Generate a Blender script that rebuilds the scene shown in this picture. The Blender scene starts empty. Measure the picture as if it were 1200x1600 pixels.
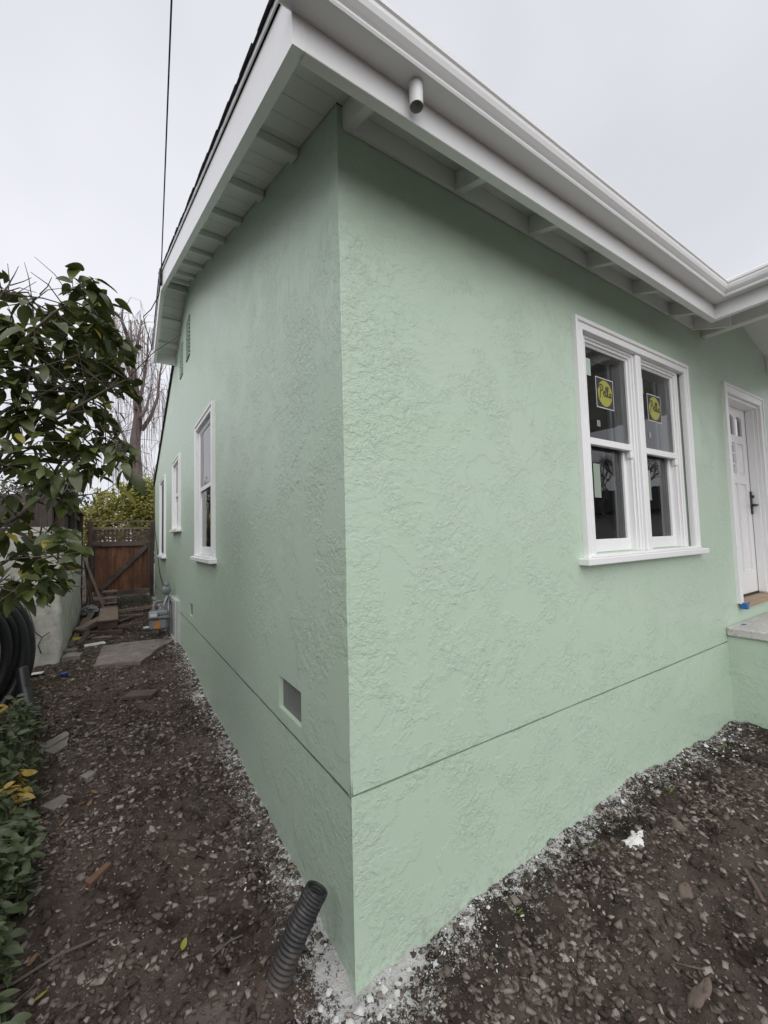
import bpy, math, random
import numpy as np
from mathutils import Vector, Matrix

R_ = math.radians
rng = random.Random(7)
nrg = np.random.default_rng(11)
scene = bpy.context.scene
COL = scene.collection

# ------------------------------------------------------------------ camera
cam_data = bpy.data.cameras.new('camera')
cam = bpy.data.objects.new('camera', cam_data)
COL.objects.link(cam)
cam_data.sensor_fit = 'HORIZONTAL'
cam_data.sensor_width = 36.0
cam_data.lens = 643.98 / 1200 * 36.0
cam_data.clip_start = 0.02
cam_data.clip_end = 500
yaw, pitch, roll = 0.5747, 0.0597, -0.0270
cy, sy, cp, sp = math.cos(yaw), math.sin(yaw), math.cos(pitch), math.sin(pitch)
fwd = Vector((sy * cp, cy * cp, sp))
rt = Vector((cy, -sy, 0))
up = rt.cross(fwd)
cr, sr = math.cos(roll), math.sin(roll)
r2 = rt * cr + up * sr
u2 = rt * -sr + up * cr
CAM = Vector((-0.7484, -1.4357, 1.64))
cam.matrix_world = Matrix(((r2.x, u2.x, -fwd.x, CAM.x), (r2.y, u2.y, -fwd.y, CAM.y), (r2.z, u2.z, -fwd.z, CAM.z), (0, 0, 0, 1)))
scene.camera = cam

# ------------------------------------------------------------------ world and sun (overcast)
SUN_EL, SUN_AZ = R_(42), R_(212)          # azimuth clockwise from +y
world = bpy.data.worlds.new('World')
scene.world = world
world.use_nodes = True
wn, wl = world.node_tree.nodes, world.node_tree.links
bg = wn['Background']
bg.inputs['Strength'].default_value = 0.1
sky = wn.new('ShaderNodeTexSky')
sky.sky_type = 'NISHITA'
sky.sun_disc = False
sky.sun_elevation = SUN_EL
sky.sun_rotation = SUN_AZ
tc = wn.new('ShaderNodeTexCoord')
cl = wn.new('ShaderNodeTexNoise')
cl.inputs['Scale'].default_value = 1.6
cl.inputs['Detail'].default_value = 4
cl.inputs['Roughness'].default_value = 0.45
wl.new(tc.outputs['Generated'], cl.inputs['Vector'])
cr_ = wn.new('ShaderNodeValToRGB')
cr_.color_ramp.elements[0].position, cr_.color_ramp.elements[1].position = 0.3, 0.72
cr_.color_ramp.elements[0].color = (4.25, 4.31, 4.62, 1)
cr_.color_ramp.elements[1].color = (5.45, 5.5, 5.8, 1)
wl.new(cl.outputs['Fac'], cr_.inputs['Fac'])
mx = wn.new('ShaderNodeMixRGB')
mx.inputs['Fac'].default_value = 0.96
wl.new(sky.outputs['Color'], mx.inputs['Color1'])
wl.new(cr_.outputs['Color'], mx.inputs['Color2'])
wl.new(mx.outputs['Color'], bg.inputs['Color'])

sun_d = bpy.data.lights.new('sun', 'SUN')
sun = bpy.data.objects.new('sun', sun_d)
COL.objects.link(sun)
sun_d.energy = 1.5
sun_d.angle = R_(90)
sun_d.color = (1.0, 0.98, 0.95)
sdir = Vector((math.sin(SUN_AZ) * math.cos(SUN_EL), math.cos(SUN_AZ) * math.cos(SUN_EL), math.sin(SUN_EL)))
sun.rotation_euler = sdir.to_track_quat('Z', 'Y').to_euler()
sun.location = sdir * 30

scene.view_settings.view_transform = 'Standard'
scene.view_settings.look = 'None'
scene.view_settings.exposure = 0.76
scene.view_settings.gamma = 1.0
scene.view_settings.use_curve_mapping = False


# ------------------------------------------------------------------ helpers
class MB:
    """collects geometry, links it as one mesh object"""
    def __init__(s):
        s.v, s.f, s.m = [], [], []
        s.mi = 0

    def add(s, vs, fs):
        o = len(s.v)
        s.v.extend([tuple(x) for x in vs])
        for f in fs:
            s.f.append(tuple(i + o for i in f))
            s.m.append(s.mi)

    def box(s, x0, x1, y0, y1, z0, z1, ch=0.0, M=None):
        x0, x1 = min(x0, x1), max(x0, x1)
        y0, y1 = min(y0, y1), max(y0, y1)
        z0, z1 = min(z0, z1), max(z0, z1)
        if ch <= 0:
            vs = [(x, y, z) for z in (z0, z1) for y in (y0, y1) for x in (x0, x1)]
            fs = [(0, 2, 3, 1), (4, 5, 7, 6), (0, 1, 5, 4), (2, 6, 7, 3), (0, 4, 6, 2), (1, 3, 7, 5)]
        else:
            c = min(ch, (x1 - x0) * .45, (y1 - y0) * .45, (z1 - z0) * .45)
            vs, idx = [], {}
            for iz in (0, 1):
                for iy in (0, 1):
                    for ix in (0, 1):
                        X, Y, Z = (x0, x1)[ix], (y0, y1)[iy], (z0, z1)[iz]
                        dx, dy, dz = (c, -c)[ix], (c, -c)[iy], (c, -c)[iz]
                        for k, p in enumerate(((X, Y + dy, Z + dz), (X + dx, Y, Z + dz), (X + dx, Y + dy, Z))):
                            idx[(ix, iy, iz, k)] = len(vs)
                            vs.append(p)
            g = lambda a, b, c_, k: idx[(a, b, c_, k)]
            fs = [(g(0, 0, 0, 0), g(0, 0, 1, 0), g(0, 1, 1, 0), g(0, 1, 0, 0)), (g(1, 0, 0, 0), g(1, 1, 0, 0), g(1, 1, 1, 0), g(1, 0, 1, 0)),
                  (g(0, 0, 0, 1), g(1, 0, 0, 1), g(1, 0, 1, 1), g(0, 0, 1, 1)), (g(0, 1, 0, 1), g(0, 1, 1, 1), g(1, 1, 1, 1), g(1, 1, 0, 1)),
                  (g(0, 0, 0, 2), g(0, 1, 0, 2), g(1, 1, 0, 2), g(1, 0, 0, 2)), (g(0, 0, 1, 2), g(1, 0, 1, 2), g(1, 1, 1, 2), g(0, 1, 1, 2))]
            for a in (0, 1):
                for b in (0, 1):
                    fs.append((g(a, b, 0, 0), g(a, b, 1, 0), g(a, b, 1, 1), g(a, b, 0, 1)))
                    fs.append((g(a, 0, b, 0), g(a, 1, b, 0), g(a, 1, b, 2), g(a, 0, b, 2)))
                    fs.append((g(0, a, b, 1), g(1, a, b, 1), g(1, a, b, 2), g(0, a, b, 2)))
                    for c_ in (0, 1):
                        fs.append((g(a, b, c_, 0), g(a, b, c_, 1), g(a, b, c_, 2)))
        if M is not None:
            vs = [M @ Vector(v) for v in vs]
        s.add(vs, fs)

    def beam(s, p0, p1, w, t, upv=(0, 0, 1), ch=0.0):
        """a board from p0 to p1: width w (sideways), thickness t (along upv)"""
        p0, p1 = Vector(p0), Vector(p1)
        x = (p1 - p0)
        L = x.length
        x.normalize()
        z = Vector(upv)
        z = (z - x * z.dot(x)).normalized()
        y = z.cross(x)
        M = Matrix(((x.x, y.x, z.x, p0.x), (x.y, y.y, z.y, p0.y), (x.z, y.z, z.z, p0.z), (0, 0, 0, 1)))
        s.box(0, L, -w / 2, w / 2, -t / 2, t / 2, ch, M)

    def tube(s, pts, rad, n=8, cap=True):
        pts = [Vector(p) for p in pts]
        if not hasattr(rad, '__len__'):
            rad = [rad] * len(pts)
        N = len(pts)
        ref = None
        vs, fs = [], []
        for i, p in enumerate(pts):
            t = (pts[min(i + 1, N - 1)] - pts[max(i - 1, 0)])
            if t.length < 1e-9:
                t = Vector((0, 0, 1))
            t.normalize()
            if ref is None:
                ref = t.orthogonal().normalized()
            a = (ref - t * ref.dot(t))
            if a.length < 1e-6:
                a = t.orthogonal()
            a.normalize()
            ref = a
            b = t.cross(a)
            for k in range(n):
                an = 2 * math.pi * k / n
                vs.append(p + a * (math.cos(an) * rad[i]) + b * (math.sin(an) * rad[i]))
        for i in range(N - 1):
            for k in range(n):
                k2 = (k + 1) % n
                fs.append((i * n + k, i * n + k2, (i + 1) * n + k2, (i + 1) * n + k))
        if cap:
            fs.append(tuple(range(n - 1, -1, -1)))
            fs.append(tuple((N - 1) * n + k for k in range(n)))
        s.add(vs, fs)

    def prism(s, poly, d):
        """closed polygon (3D points) extruded by vector d"""
        d = Vector(d)
        n = len(poly)
        vs = [Vector(p) for p in poly] + [Vector(p) + d for p in poly]
        fs = [tuple(range(n)), tuple(range(2 * n - 1, n - 1, -1))]
        for i in range(n):
            j = (i + 1) % n
            fs.append((i, i + n, j + n, j))
        s.add(vs, fs)

    def mesh(s, name, mats, smooth=False):
        me = bpy.data.meshes.new(name)
        me.from_pydata(s.v, [], s.f)
        if not isinstance(mats, (list, tuple)):
            mats = [mats]
        for m in mats:
            me.materials.append(m)
        if len(mats) > 1:
            me.polygons.foreach_set('material_index', s.m)
        if smooth:
            me.polygons.foreach_set('use_smooth', [True] * len(me.polygons))
        me.update()
        return me

    def build(s, name, mats, parent=None, smooth=False, fix=True):
        me = s.mesh(name, mats, smooth)
        if fix:
            import bmesh
            bm = bmesh.new()
            bm.from_mesh(me)
            bmesh.ops.recalc_face_normals(bm, faces=bm.faces)
            bm.to_mesh(me)
            bm.free()
        return link(name, me, parent)


def link(name, me, parent=None, M=None):
    o = bpy.data.objects.new(name, me)
    COL.objects.link(o)
    if parent is not None:
        o.parent = parent
        o.matrix_parent_inverse = Matrix.Translation(-org(parent))
    if M is not None:
        o.matrix_basis = M
    return o


ORG = {}


def org(o):
    return ORG.get(o.name, Vector((0, 0, 0)))


def thing(name, loc, label, cat, group=None):
    o = bpy.data.objects.new(name, None)
    COL.objects.link(o)
    o.location = loc
    o.empty_display_size = 0.1
    ORG[o.name] = Vector(loc)
    return tag(o, label, cat, group)


def tag(o, label=None, cat=None, group=None, kind=None):
    if label:
        o['label'] = label
    if cat:
        o['category'] = cat
    if group:
        o['group'] = group
    if kind:
        o['kind'] = kind
    return o


def bx(name, mat, parent, *a, ch=0.0):
    m = MB()
    m.box(*a, ch=ch)
    return m.build(name, mat, parent, fix=False)


# ------------------------------------------------------------------ materials
def mat(name):
    m = bpy.data.materials.new(name)
    m.use_nodes = True
    nt = m.node_tree
    return m, nt, nt.nodes, nt.links, nt.nodes['Principled BSDF']


def nd(nt, t, **kw):
    n = nt.nodes.new(t)
    for k, v in kw.items():
        if k in n.inputs:
            n.inputs[k].default_value = v
        else:
            setattr(n, k, v)
    return n


def ramp(nt, src, p0, p1, c0=(0, 0, 0, 1), c1=(1, 1, 1, 1)):
    r = nt.nodes.new('ShaderNodeValToRGB')
    r.color_ramp.elements[0].position, r.color_ramp.elements[1].position = p0, p1
    r.color_ramp.elements[0].color, r.color_ramp.elements[1].color = c0, c1
    nt.links.new(src, r.inputs['Fac'])
    return r


def math_(nt, op, a, b=None, c=None):
    n = nt.nodes.new('ShaderNodeMath')
    n.operation = op
    for i, v in enumerate((a, b, c)):
        if v is None:
            continue
        if isinstance(v, (int, float)):
            n.inputs[i].default_value = v
        else:
            nt.links.new(v, n.inputs[i])
    return n.outputs[0]


def noise(nt, vec, scale, detail=4, rough=.55, dist=0.0, mapscale=None, loc=None):
    if mapscale is not None or loc is not None:
        mp = nt.nodes.new('ShaderNodeMapping')
        if mapscale is not None:
            mp.inputs['Scale'].default_value = mapscale
        if loc is not None:
            mp.inputs['Location'].default_value = loc
        nt.links.new(vec, mp.inputs['Vector'])
        vec = mp.outputs['Vector']
    n = nd(nt, 'ShaderNodeTexNoise', Scale=scale, Detail=detail, Roughness=rough, Distortion=dist)
    nt.links.new(vec, n.inputs['Vector'])
    return n.outputs['Fac']


def mixc(nt, fac, a, b):
    n = nt.nodes.new('ShaderNodeMixRGB')
    for i, v in (('Fac', fac), ('Color1', a), ('Color2', b)):
        if isinstance(v, tuple):
            n.inputs[i].default_value = v if len(v) == 4 else (*v, 1)
        elif isinstance(v, (int, float)):
            n.inputs[i].default_value = v
        else:
            nt.links.new(v, n.inputs[i])
    return n.outputs['Color']


def bump(nt, h, dist, strength=1.0):
    b = nt.nodes.new('ShaderNodeBump')
    b.inputs['Distance'].default_value = dist
    b.inputs['Strength'].default_value = strength
    nt.links.new(h, b.inputs['Height'])
    return b.outputs['Normal']


def objco(nt):
    return nt.nodes.new('ShaderNodeTexCoord').outputs['Object']


def geoco(nt):
    return nt.nodes.new('ShaderNodeNewGeometry').outputs['Position']


def stucco_mat(name, side):
    m, nt, N, L, P = mat(name)
    co = geoco(nt)
    sep = N.new('ShaderNodeSeparateXYZ')
    L.new(co, sep.inputs[0])
    z = sep.outputs['Z']
    # skip trowel: smooth plateaus, ragged broken edges, gritty torn patches between them
    warp = nd(nt, 'ShaderNodeTexNoise', Scale=14.0, Detail=4.0, Roughness=.65)
    L.new(co, warp.inputs['Vector'])
    wm = N.new('ShaderNodeVectorMath')
    wm.operation = 'MULTIPLY_ADD'
    wm.inputs[1].default_value = (.05, .05, .05)
    L.new(warp.outputs['Color'], wm.inputs[0])
    L.new(co, wm.inputs[2])
    wc = wm.outputs[0]
    st_ = (1, 1, 1.15) if not side else (1.25, .85, 1)
    tear = ramp(nt, noise(nt, wc, 30, 5, .62, .2, mapscale=st_), .43, .57).outputs['Color']
    tear2 = ramp(nt, noise(nt, wc, 58, 4, .62, .2, mapscale=st_, loc=(3, 1, 4)), .42, .58).outputs['Color']
    patch = ramp(nt, noise(nt, wc, 2.7, 7, .60, .3, mapscale=st_, loc=(.4, 2.2, 9.3)), .505, .55).outputs['Color']
    patch2 = ramp(nt, noise(nt, wc, 4.3, 6, .60, .3, loc=(7, 3, 1)), .52, .57).outputs['Color']
    plate = ramp(nt, noise(nt, wc, 3.4, 9, .62, .2), .47, .50).outputs['Color']
    h = math_(nt, 'MULTIPLY', plate, .9)
    h = math_(nt, 'MULTIPLY_ADD', math_(nt, 'MULTIPLY', tear, patch), 1.15, h)
    h = math_(nt, 'MULTIPLY_ADD', math_(nt, 'MULTIPLY', tear2, patch2), .75, h)
    h = math_(nt, 'MULTIPLY_ADD', noise(nt, co, 170, 3, .6), .16, h)
    h = math_(nt, 'MULTIPLY_ADD', noise(nt, co, 1.6, 3, .5), 2.0, h)
    h = math_(nt, 'MULTIPLY_ADD', noise(nt, co, 7, 3, .5), .8, h)
    if side:
        vstep = ramp(nt, noise(nt, wc, 1.0, 5, .62, .3, mapscale=(14, 26, 7), loc=(2, 0, 1)), .43, .57).outputs['Color']
        hi = N.new('ShaderNodeMapRange')
        hi.inputs['From Min'].default_value, hi.inputs['From Max'].default_value = 1.4, 2.4
        L.new(z, hi.inputs['Value'])
        h = math_(nt, 'MULTIPLY_ADD', math_(nt, 'MULTIPLY', vstep, hi.outputs[0]), 1.0, h)
    else:
        # trowel chatter running in from the corner, high up
        cs_ = ramp(nt, noise(nt, wc, 1.0, 5, .6, .3, mapscale=(14, 10, 30), loc=(1, 0, 4)), .44, .52).outputs['Color']
        hx = N.new('ShaderNodeMapRange')
        hx.inputs['From Min'].default_value, hx.inputs['From Max'].default_value = .75, .2
        L.new(sep.outputs['X'], hx.inputs['Value'])
        hz = N.new('ShaderNodeMapRange')
        hz.inputs['From Min'].default_value, hz.inputs['From Max'].default_value = 1.4, 2.0
        L.new(z, hz.inputs['Value'])
        h = math_(nt, 'MULTIPLY_ADD', math_(nt, 'MULTIPLY', cs_, math_(nt, 'MULTIPLY', hx.outputs[0], hz.outputs[0])), .9, h)
    L.new(bump(nt, h, .00128, 1.0), P.inputs['Normal'])
    c = mixc(nt, ramp(nt, noise(nt, co, 2.2, 5, .6), .3, .7).outputs['Color'], (.468, .594, .466), (.498, .621, .495))
    c = mixc(nt, math_(nt, 'MULTIPLY', ramp(nt, noise(nt, co, 55, 3, .6), .62, .75).outputs['Color'], .10), c, (.58, .66, .58))
    lap = ramp(nt, noise(nt, co, 1.0, 4, .6, .5, mapscale=(.9, .9, 2.2), loc=(5, 1, 3)), .38, .62).outputs['Color']
    c = mixc(nt, math_(nt, 'MULTIPLY', lap, .35), c, (.510, .610, .512))
    # splashed soil low on the wall
    low = N.new('ShaderNodeMapRange')
    low.inputs['From Min'].default_value, low.inputs['From Max'].default_value = .20, .0
    L.new(z, low.inputs['Value'])
    dirt = math_(nt, 'MULTIPLY', low.outputs[0], ramp(nt, noise(nt, co, 26, 5, .7), .5, .72).outputs['Color'])
    c = mixc(nt, math_(nt, 'MULTIPLY', dirt, .6), c, (.22, .21, .18))
    spot = ramp(nt, noise(nt, co, 70, 2, .5, loc=(9, 9, 9)), .77, .79).outputs['Color']
    c = mixc(nt, math_(nt, 'MULTIPLY', spot, .6), c, (.12, .13, .10))
    L.new(c, P.inputs['Base Color'])
    P.inputs['Roughness'].default_value = .38
    P.inputs['Specular IOR Level'].default_value = .5
    return m


def paint_mat(name, col, rough=.38, dirt=.05, bumpd=.0006):
    m, nt, N, L, P = mat(name)
    co = geoco(nt)
    n = noise(nt, co, 14, 6, .65)
    c = mixc(nt, math_(nt, 'MULTIPLY', ramp(nt, n, .5, .8).outputs['Color'], dirt * 3), col, tuple(x * .72 for x in col))
    L.new(c, P.inputs['Base Color'])
    L.new(bump(nt, math_(nt, 'MULTIPLY_ADD', noise(nt, co, 90, 3, .6), .4, noise(nt, co, 9, 3, .5)), bumpd, 1), P.inputs['Normal'])
    P.inputs['Roughness'].default_value = rough
    return m


def wood_mat(name, c0, c1, c2, axis='z', rough=.75, scale=1.0):
    """fibres along axis, shade per object"""
    m, nt, N, L, P = mat(name)
    co = objco(nt)
    inf = N.new('ShaderNodeObjectInfo')
    of = N.new('ShaderNodeVectorMath')
    of.operation = 'MULTIPLY_ADD'
    of.inputs[1].default_value = (37, 23, 51)
    L.new(inf.outputs['Random'], of.inputs[0])
    L.new(co, of.inputs[2])
    s = {'x': (2, 30, 30), 'y': (30, 2, 30), 'z': (30, 30, 2)}[axis]
    s = tuple(q * scale for q in s)
    g = noise(nt, of.outputs[0], 1.0, 6, .65, .8, mapscale=s)
    b = noise(nt, of.outputs[0], 3.0, 4, .6)
    c = mixc(nt, ramp(nt, g, .3, .72).outputs['Color'], c0, c1)
    c = mixc(nt, ramp(nt, b, .42, .75).outputs['Color'], c, c2)
    vr = math_(nt, 'MULTIPLY_ADD', inf.outputs['Random'], .5, .75)
    mm = N.new('ShaderNodeVectorMath')
    mm.operation = 'SCALE'
    L.new(c, mm.inputs[0])
    L.new(vr, mm.inputs['Scale'])
    L.new(mm.outputs[0], P.inputs['Base Color'])
    L.new(bump(nt, g, .004, .8), P.inputs['Normal'])
    P.inputs['Roughness'].default_value = rough
    return m


def plain_mat(name, col, rough=.6, var=.25, scale=20, metallic=0.0, bumpd=.001, spec=.5):
    m, nt, N, L, P = mat(name)
    co = objco(nt)
    n = noise(nt, co, scale, 5, .6)
    c = mixc(nt, n, tuple(x * (1 - var) for x in col), tuple(min(1, x * (1 + var)) for x in col))
    L.new(c, P.inputs['Base Color'])
    L.new(bump(nt, n, bumpd, 1), P.inputs['Normal'])
    P.inputs['Roughness'].default_value = rough
    P.inputs['Metallic'].default_value = metallic
    P.inputs['Specular IOR Level'].default_value = spec
    return m


def leaf_mat(name, c0, c1, rough=.38, vein=None, spec=.5, trans=.12):
    m, nt, N, L, P = mat(name)
    inf = N.new('ShaderNodeObjectInfo')
    co = geoco(nt)
    v = noise(nt, co, 11, 3, .6)
    f = math_(nt, 'FRACT', math_(nt, 'ADD', inf.outputs['Random'], math_(nt, 'MULTIPLY', ramp(nt, v, .3, .7).outputs['Color'], .6)))
    c = mixc(nt, f, c0, c1)
    c = mixc(nt, math_(nt, 'MULTIPLY', ramp(nt, noise(nt, co, 90, 3, .6), .6, .8).outputs['Color'], .35), c, tuple(x * .5 for x in c0))
    L.new(c, P.inputs['Base Color'])
    L.new(bump(nt, noise(nt, co, 60, 3, .5), .002, .5), P.inputs['Normal'])
    P.inputs['Roughness'].default_value = rough
    P.inputs['Specular IOR Level'].default_value = spec
    tr = N.new('ShaderNodeBsdfTranslucent')
    L.new(mixc(nt, .5, c, (.12, .16, .02)), tr.inputs['Color'])
    ms = N.new('ShaderNodeMixShader')
    ms.inputs['Fac'].default_value = trans
    L.new(P.outputs[0], ms.inputs[1])
    L.new(tr.outputs[0], ms.inputs[2])
    L.new(ms.outputs[0], N['Material Output'].inputs['Surface'])
    return m


M_FRONT = stucco_mat('stucco_front', False)
M_SIDE = stucco_mat('stucco_side', True)
M_WHITE = paint_mat('white_trim_paint', (.83, .83, .835), .36, .03)
M_EAVE = paint_mat('white_eave_paint', (.78, .79, .78), .5, .05, .001)
M_GUTTER = paint_mat('gutter_enamel', (.76, .76, .76), .3, .02, .0004)
M_DOORP = paint_mat('door_paint', (.81, .80, .805), .4, .03)
M_SHINGLE = plain_mat('shingle', (.028, .028, .032), .9, .5, 160, bumpd=.003, spec=.2)
M_DARKMETAL = plain_mat('black_metal', (.02, .02, .021), .4, .2, 30, spec=.5)
M_PIPE = plain_mat('black_plastic', (.040, .040, .043), .5, .5, 30, bumpd=.0008)
M_GREYMETAL = plain_mat('grey_meter_paint', (.20, .215, .225), .5, .2, 15, bumpd=.001)
M_LTMETAL = plain_mat('galvanised_pipe', (.33, .34, .35), .45, .25, 25, metallic=.6)
M_ORANGE = plain_mat('orange_label', (.50, .20, .04), .5, .15, 30)
M_PVC = paint_mat('white_pvc', (.72, .72, .72), .35, .06)
def dusty_mat():
    m, nt, N, L, P = mat('dusty_black_plastic')
    co = geoco(nt)
    c = mixc(nt, ramp(nt, noise(nt, co, 28, 6, .72), .52, .78).outputs['Color'], (.022, .022, .024), (.115, .098, .087))
    sp = N.new('ShaderNodeSeparateXYZ')
    L.new(co, sp.inputs[0])
    lo = N.new('ShaderNodeMapRange')
    lo.inputs['From Min'].default_value, lo.inputs['From Max'].default_value = .16, .03
    L.new(sp.outputs['Z'], lo.inputs['Value'])
    c = mixc(nt, math_(nt, 'MULTIPLY', lo.outputs[0], .55), c, (.105, .086, .074))
    L.new(c, P.inputs['Base Color'])
    P.inputs['Roughness'].default_value = .6
    return m


M_DUSTPIPE = dusty_mat()
M_COIL = plain_mat('coil_plastic', (.015, .015, .018), .38, .4, 30, bumpd=.0008)
M_SCREEN = plain_mat('insect_screen', (.05, .058, .07), .6, .1, 300)
M_CABLE = plain_mat('cable', (.03, .03, .033), .6)
M_PANELP = plain_mat('primed_panel', (.50, .51, .50), .55, .10, 9)
M_RED = wood_mat('redwood_board', (.075, .030, .017), (.27, .115, .060), (.065, .040, .030), 'z', .8)
M_GREYWOOD = wood_mat('weathered_rail', (.095, .070, .061), (.175, .140, .123), (.05, .04, .036), 'x', .85)
M_GREYWOODZ = wood_mat('weathered_post', (.060, .036, .030), (.105, .068, .056), (.035, .024, .02), 'z', .85)
M_OLDFENCE = wood_mat('old_fence', (.035, .027, .023), (.085, .066, .056), (.05, .035, .03), 'z', .9)
M_LUMBER = wood_mat('used_lumber', (.17, .125, .098), (.27, .205, .165), (.12, .09, .075), 'x', .85)
M_LUMBERD = wood_mat('dark_lumber', (.075, .050, .040), (.15, .105, .085), (.05, .036, .03), 'x', .85)
M_PLY = wood_mat('pale_plywood', (.22, .165, .12), (.33, .26, .20), (.18, .13, .10), 'z', .85, .6)
M_SILLWOOD = wood_mat('raw_sill', (.30, .21, .13), (.42, .31, .20), (.26, .18, .11), 'x', .6)
M_TAPE = plain_mat('blue_tape', (.02, .13, .36), .6, .15, 60)
M_BARK = wood_mat('bark', (.045, .035, .026), (.17, .14, .105), (.09, .075, .055), 'z', .9, 1.2)
M_TWIG = plain_mat('twig', (.095, .078, .062), .85, .4, 30)
M_BIRCH = plain_mat('birch_bark', (.14, .105, .095), .85, .6, 9, bumpd=.01)
M_BIRCHTWIG = plain_mat('birch_twig', (.17, .135, .13), .9, .3, 3)
M_LEAF = leaf_mat('camellia_leaf', (.036, .050, .013), (.090, .105, .029), .38, spec=.5, trans=.10)
M_LEAF2 = leaf_mat('young_leaf', (.060, .085, .022), (.105, .125, .030), .42, trans=.22)
M_LEAFY = leaf_mat('yellow_leaf', (.26, .24, .045), (.36, .30, .06), .45, trans=.2)
M_BUD = plain_mat('flower_bud', (.16, .12, .05), .6, .4, 60)
M_HEDGE = leaf_mat('hedge_leaf', (.022, .038, .014), (.075, .095, .042), .5, spec=.5, trans=.10)
M_HEDGEY = leaf_mat('hedge_yellow_leaf', (.26, .24, .03), (.33, .20, .04), .5, trans=.15)
M_SHRUB = leaf_mat('shrub_leaf', (.135, .138, .030), (.275, .262, .058), .6, trans=.2)
M_DEADLEAF = leaf_mat('dead_leaf', (.13, .070, .035), (.20, .12, .06), .7, trans=.05)
M_GREENLEAF = leaf_mat('weed_leaf', (.09, .13, .025), (.16, .19, .04), .6, trans=.2)
M_ROOM = plain_mat('unlit_room', (.10, .10, .105), .9, .2, 3)
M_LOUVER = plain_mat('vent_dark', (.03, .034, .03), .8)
M_MESHM = plain_mat('vent_mesh', (.20, .21, .20), .6, .1, 30)
M_PLASTIC = plain_mat('plastic_sheet', (.20, .20, .21), .35, .5, 25, bumpd=.01)
M_BLUEP = plain_mat('blue_plastic', (.02, .06, .22), .4, .2, 40)
M_WHITESCRAP = plain_mat('white_scrap', (.62, .62, .60), .6, .12, 12)
M_YELLOWSCRAP = plain_mat('yellow_scrap', (.42, .37, .05), .6, .2, 20)
M_PLASTER = plain_mat('plaster_crumb', (.70, .695, .68), .9, .22, 40, bumpd=.002)
M_STICKW = plain_mat('sticker_white', (.66, .66, .64), .5, .04, 20)
M_STICKB = plain_mat('sticker_black', (.03, .03, .033), .45, .1, 20)
M_STICKY = plain_mat('sticker_yellow', (.36, .35, .055), .45, .06, 20)
M_TAG = plain_mat('tag_paper', (.42, .52, .47), .6, .06, 20)
M_TAG2 = plain_mat('tag_paper_green', (.27, .34, .27), .6, .06, 20)
M_STREETW = plain_mat('street_house_wall', (.30, .30, .29), .8, .1, 3)


def glass_mat():
    m, nt, N, L, P = mat('window_glass')
    N.remove(P)
    tr = N.new('ShaderNodeBsdfTransparent')
    tr.inputs['Color'].default_value = (.78, .80, .80, 1)
    gl = N.new('ShaderNodeBsdfGlossy')
    gl.inputs['Roughness'].default_value = .012
    gl.inputs['Color'].default_value = (.95, .95, .95, 1)
    co = geoco(nt)
    L.new(bump(nt, noise(nt, co, 2.5, 2, .5), .004, .5), gl.inputs['Normal'])
    fr = N.new('ShaderNodeFresnel')
    fr.inputs['IOR'].default_value = 1.62
    ms = N.new('ShaderNodeMixShader')
    L.new(fr.outputs[0], ms.inputs['Fac'])
    L.new(tr.outputs[0], ms.inputs[1])
    L.new(gl.outputs[0], ms.inputs[2])
    L.new(ms.outputs[0], N['Material Output'].inputs['Surface'])
    return m


M_GLASS = glass_mat()


def concrete_mat(name, c0, c1, pits=.4, scale=60):
    m, nt, N, L, P = mat(name)
    co = geoco(nt)
    a = noise(nt, co, scale, 5, .7)
    b = noise(nt, co, 7, 5, .6)
    c = mixc(nt, ramp(nt, b, .3, .7).outputs['Color'], c0, c1)
    c = mixc(nt, math_(nt, 'MULTIPLY', ramp(nt, a, .52, .7).outputs['Color'], pits), c, tuple(x * .35 for x in c0))
    L.new(c, P.inputs['Base Color'])
    L.new(bump(nt, math_(nt, 'MULTIPLY_ADD', b, .6, a), .006, 1), P.inputs['Normal'])
    P.inputs['Roughness'].default_value = .9
    return m


M_STOOP = concrete_mat('stoop_concrete', (.52, .50, .48), (.66, .64, .62), .7, 42)
M_SLAB = concrete_mat('slab_concrete', (.13, .11, .096), (.25, .218, .195), .7, 28)
M_NEIGH = concrete_mat('neighbour_stucco', (.38, .37, .33), (.58, .57, .52), .40, 13)
M_BLOCK = concrete_mat('rubble_block', (.15, .13, .115), (.24, .215, .195), .2, 40)


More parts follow.
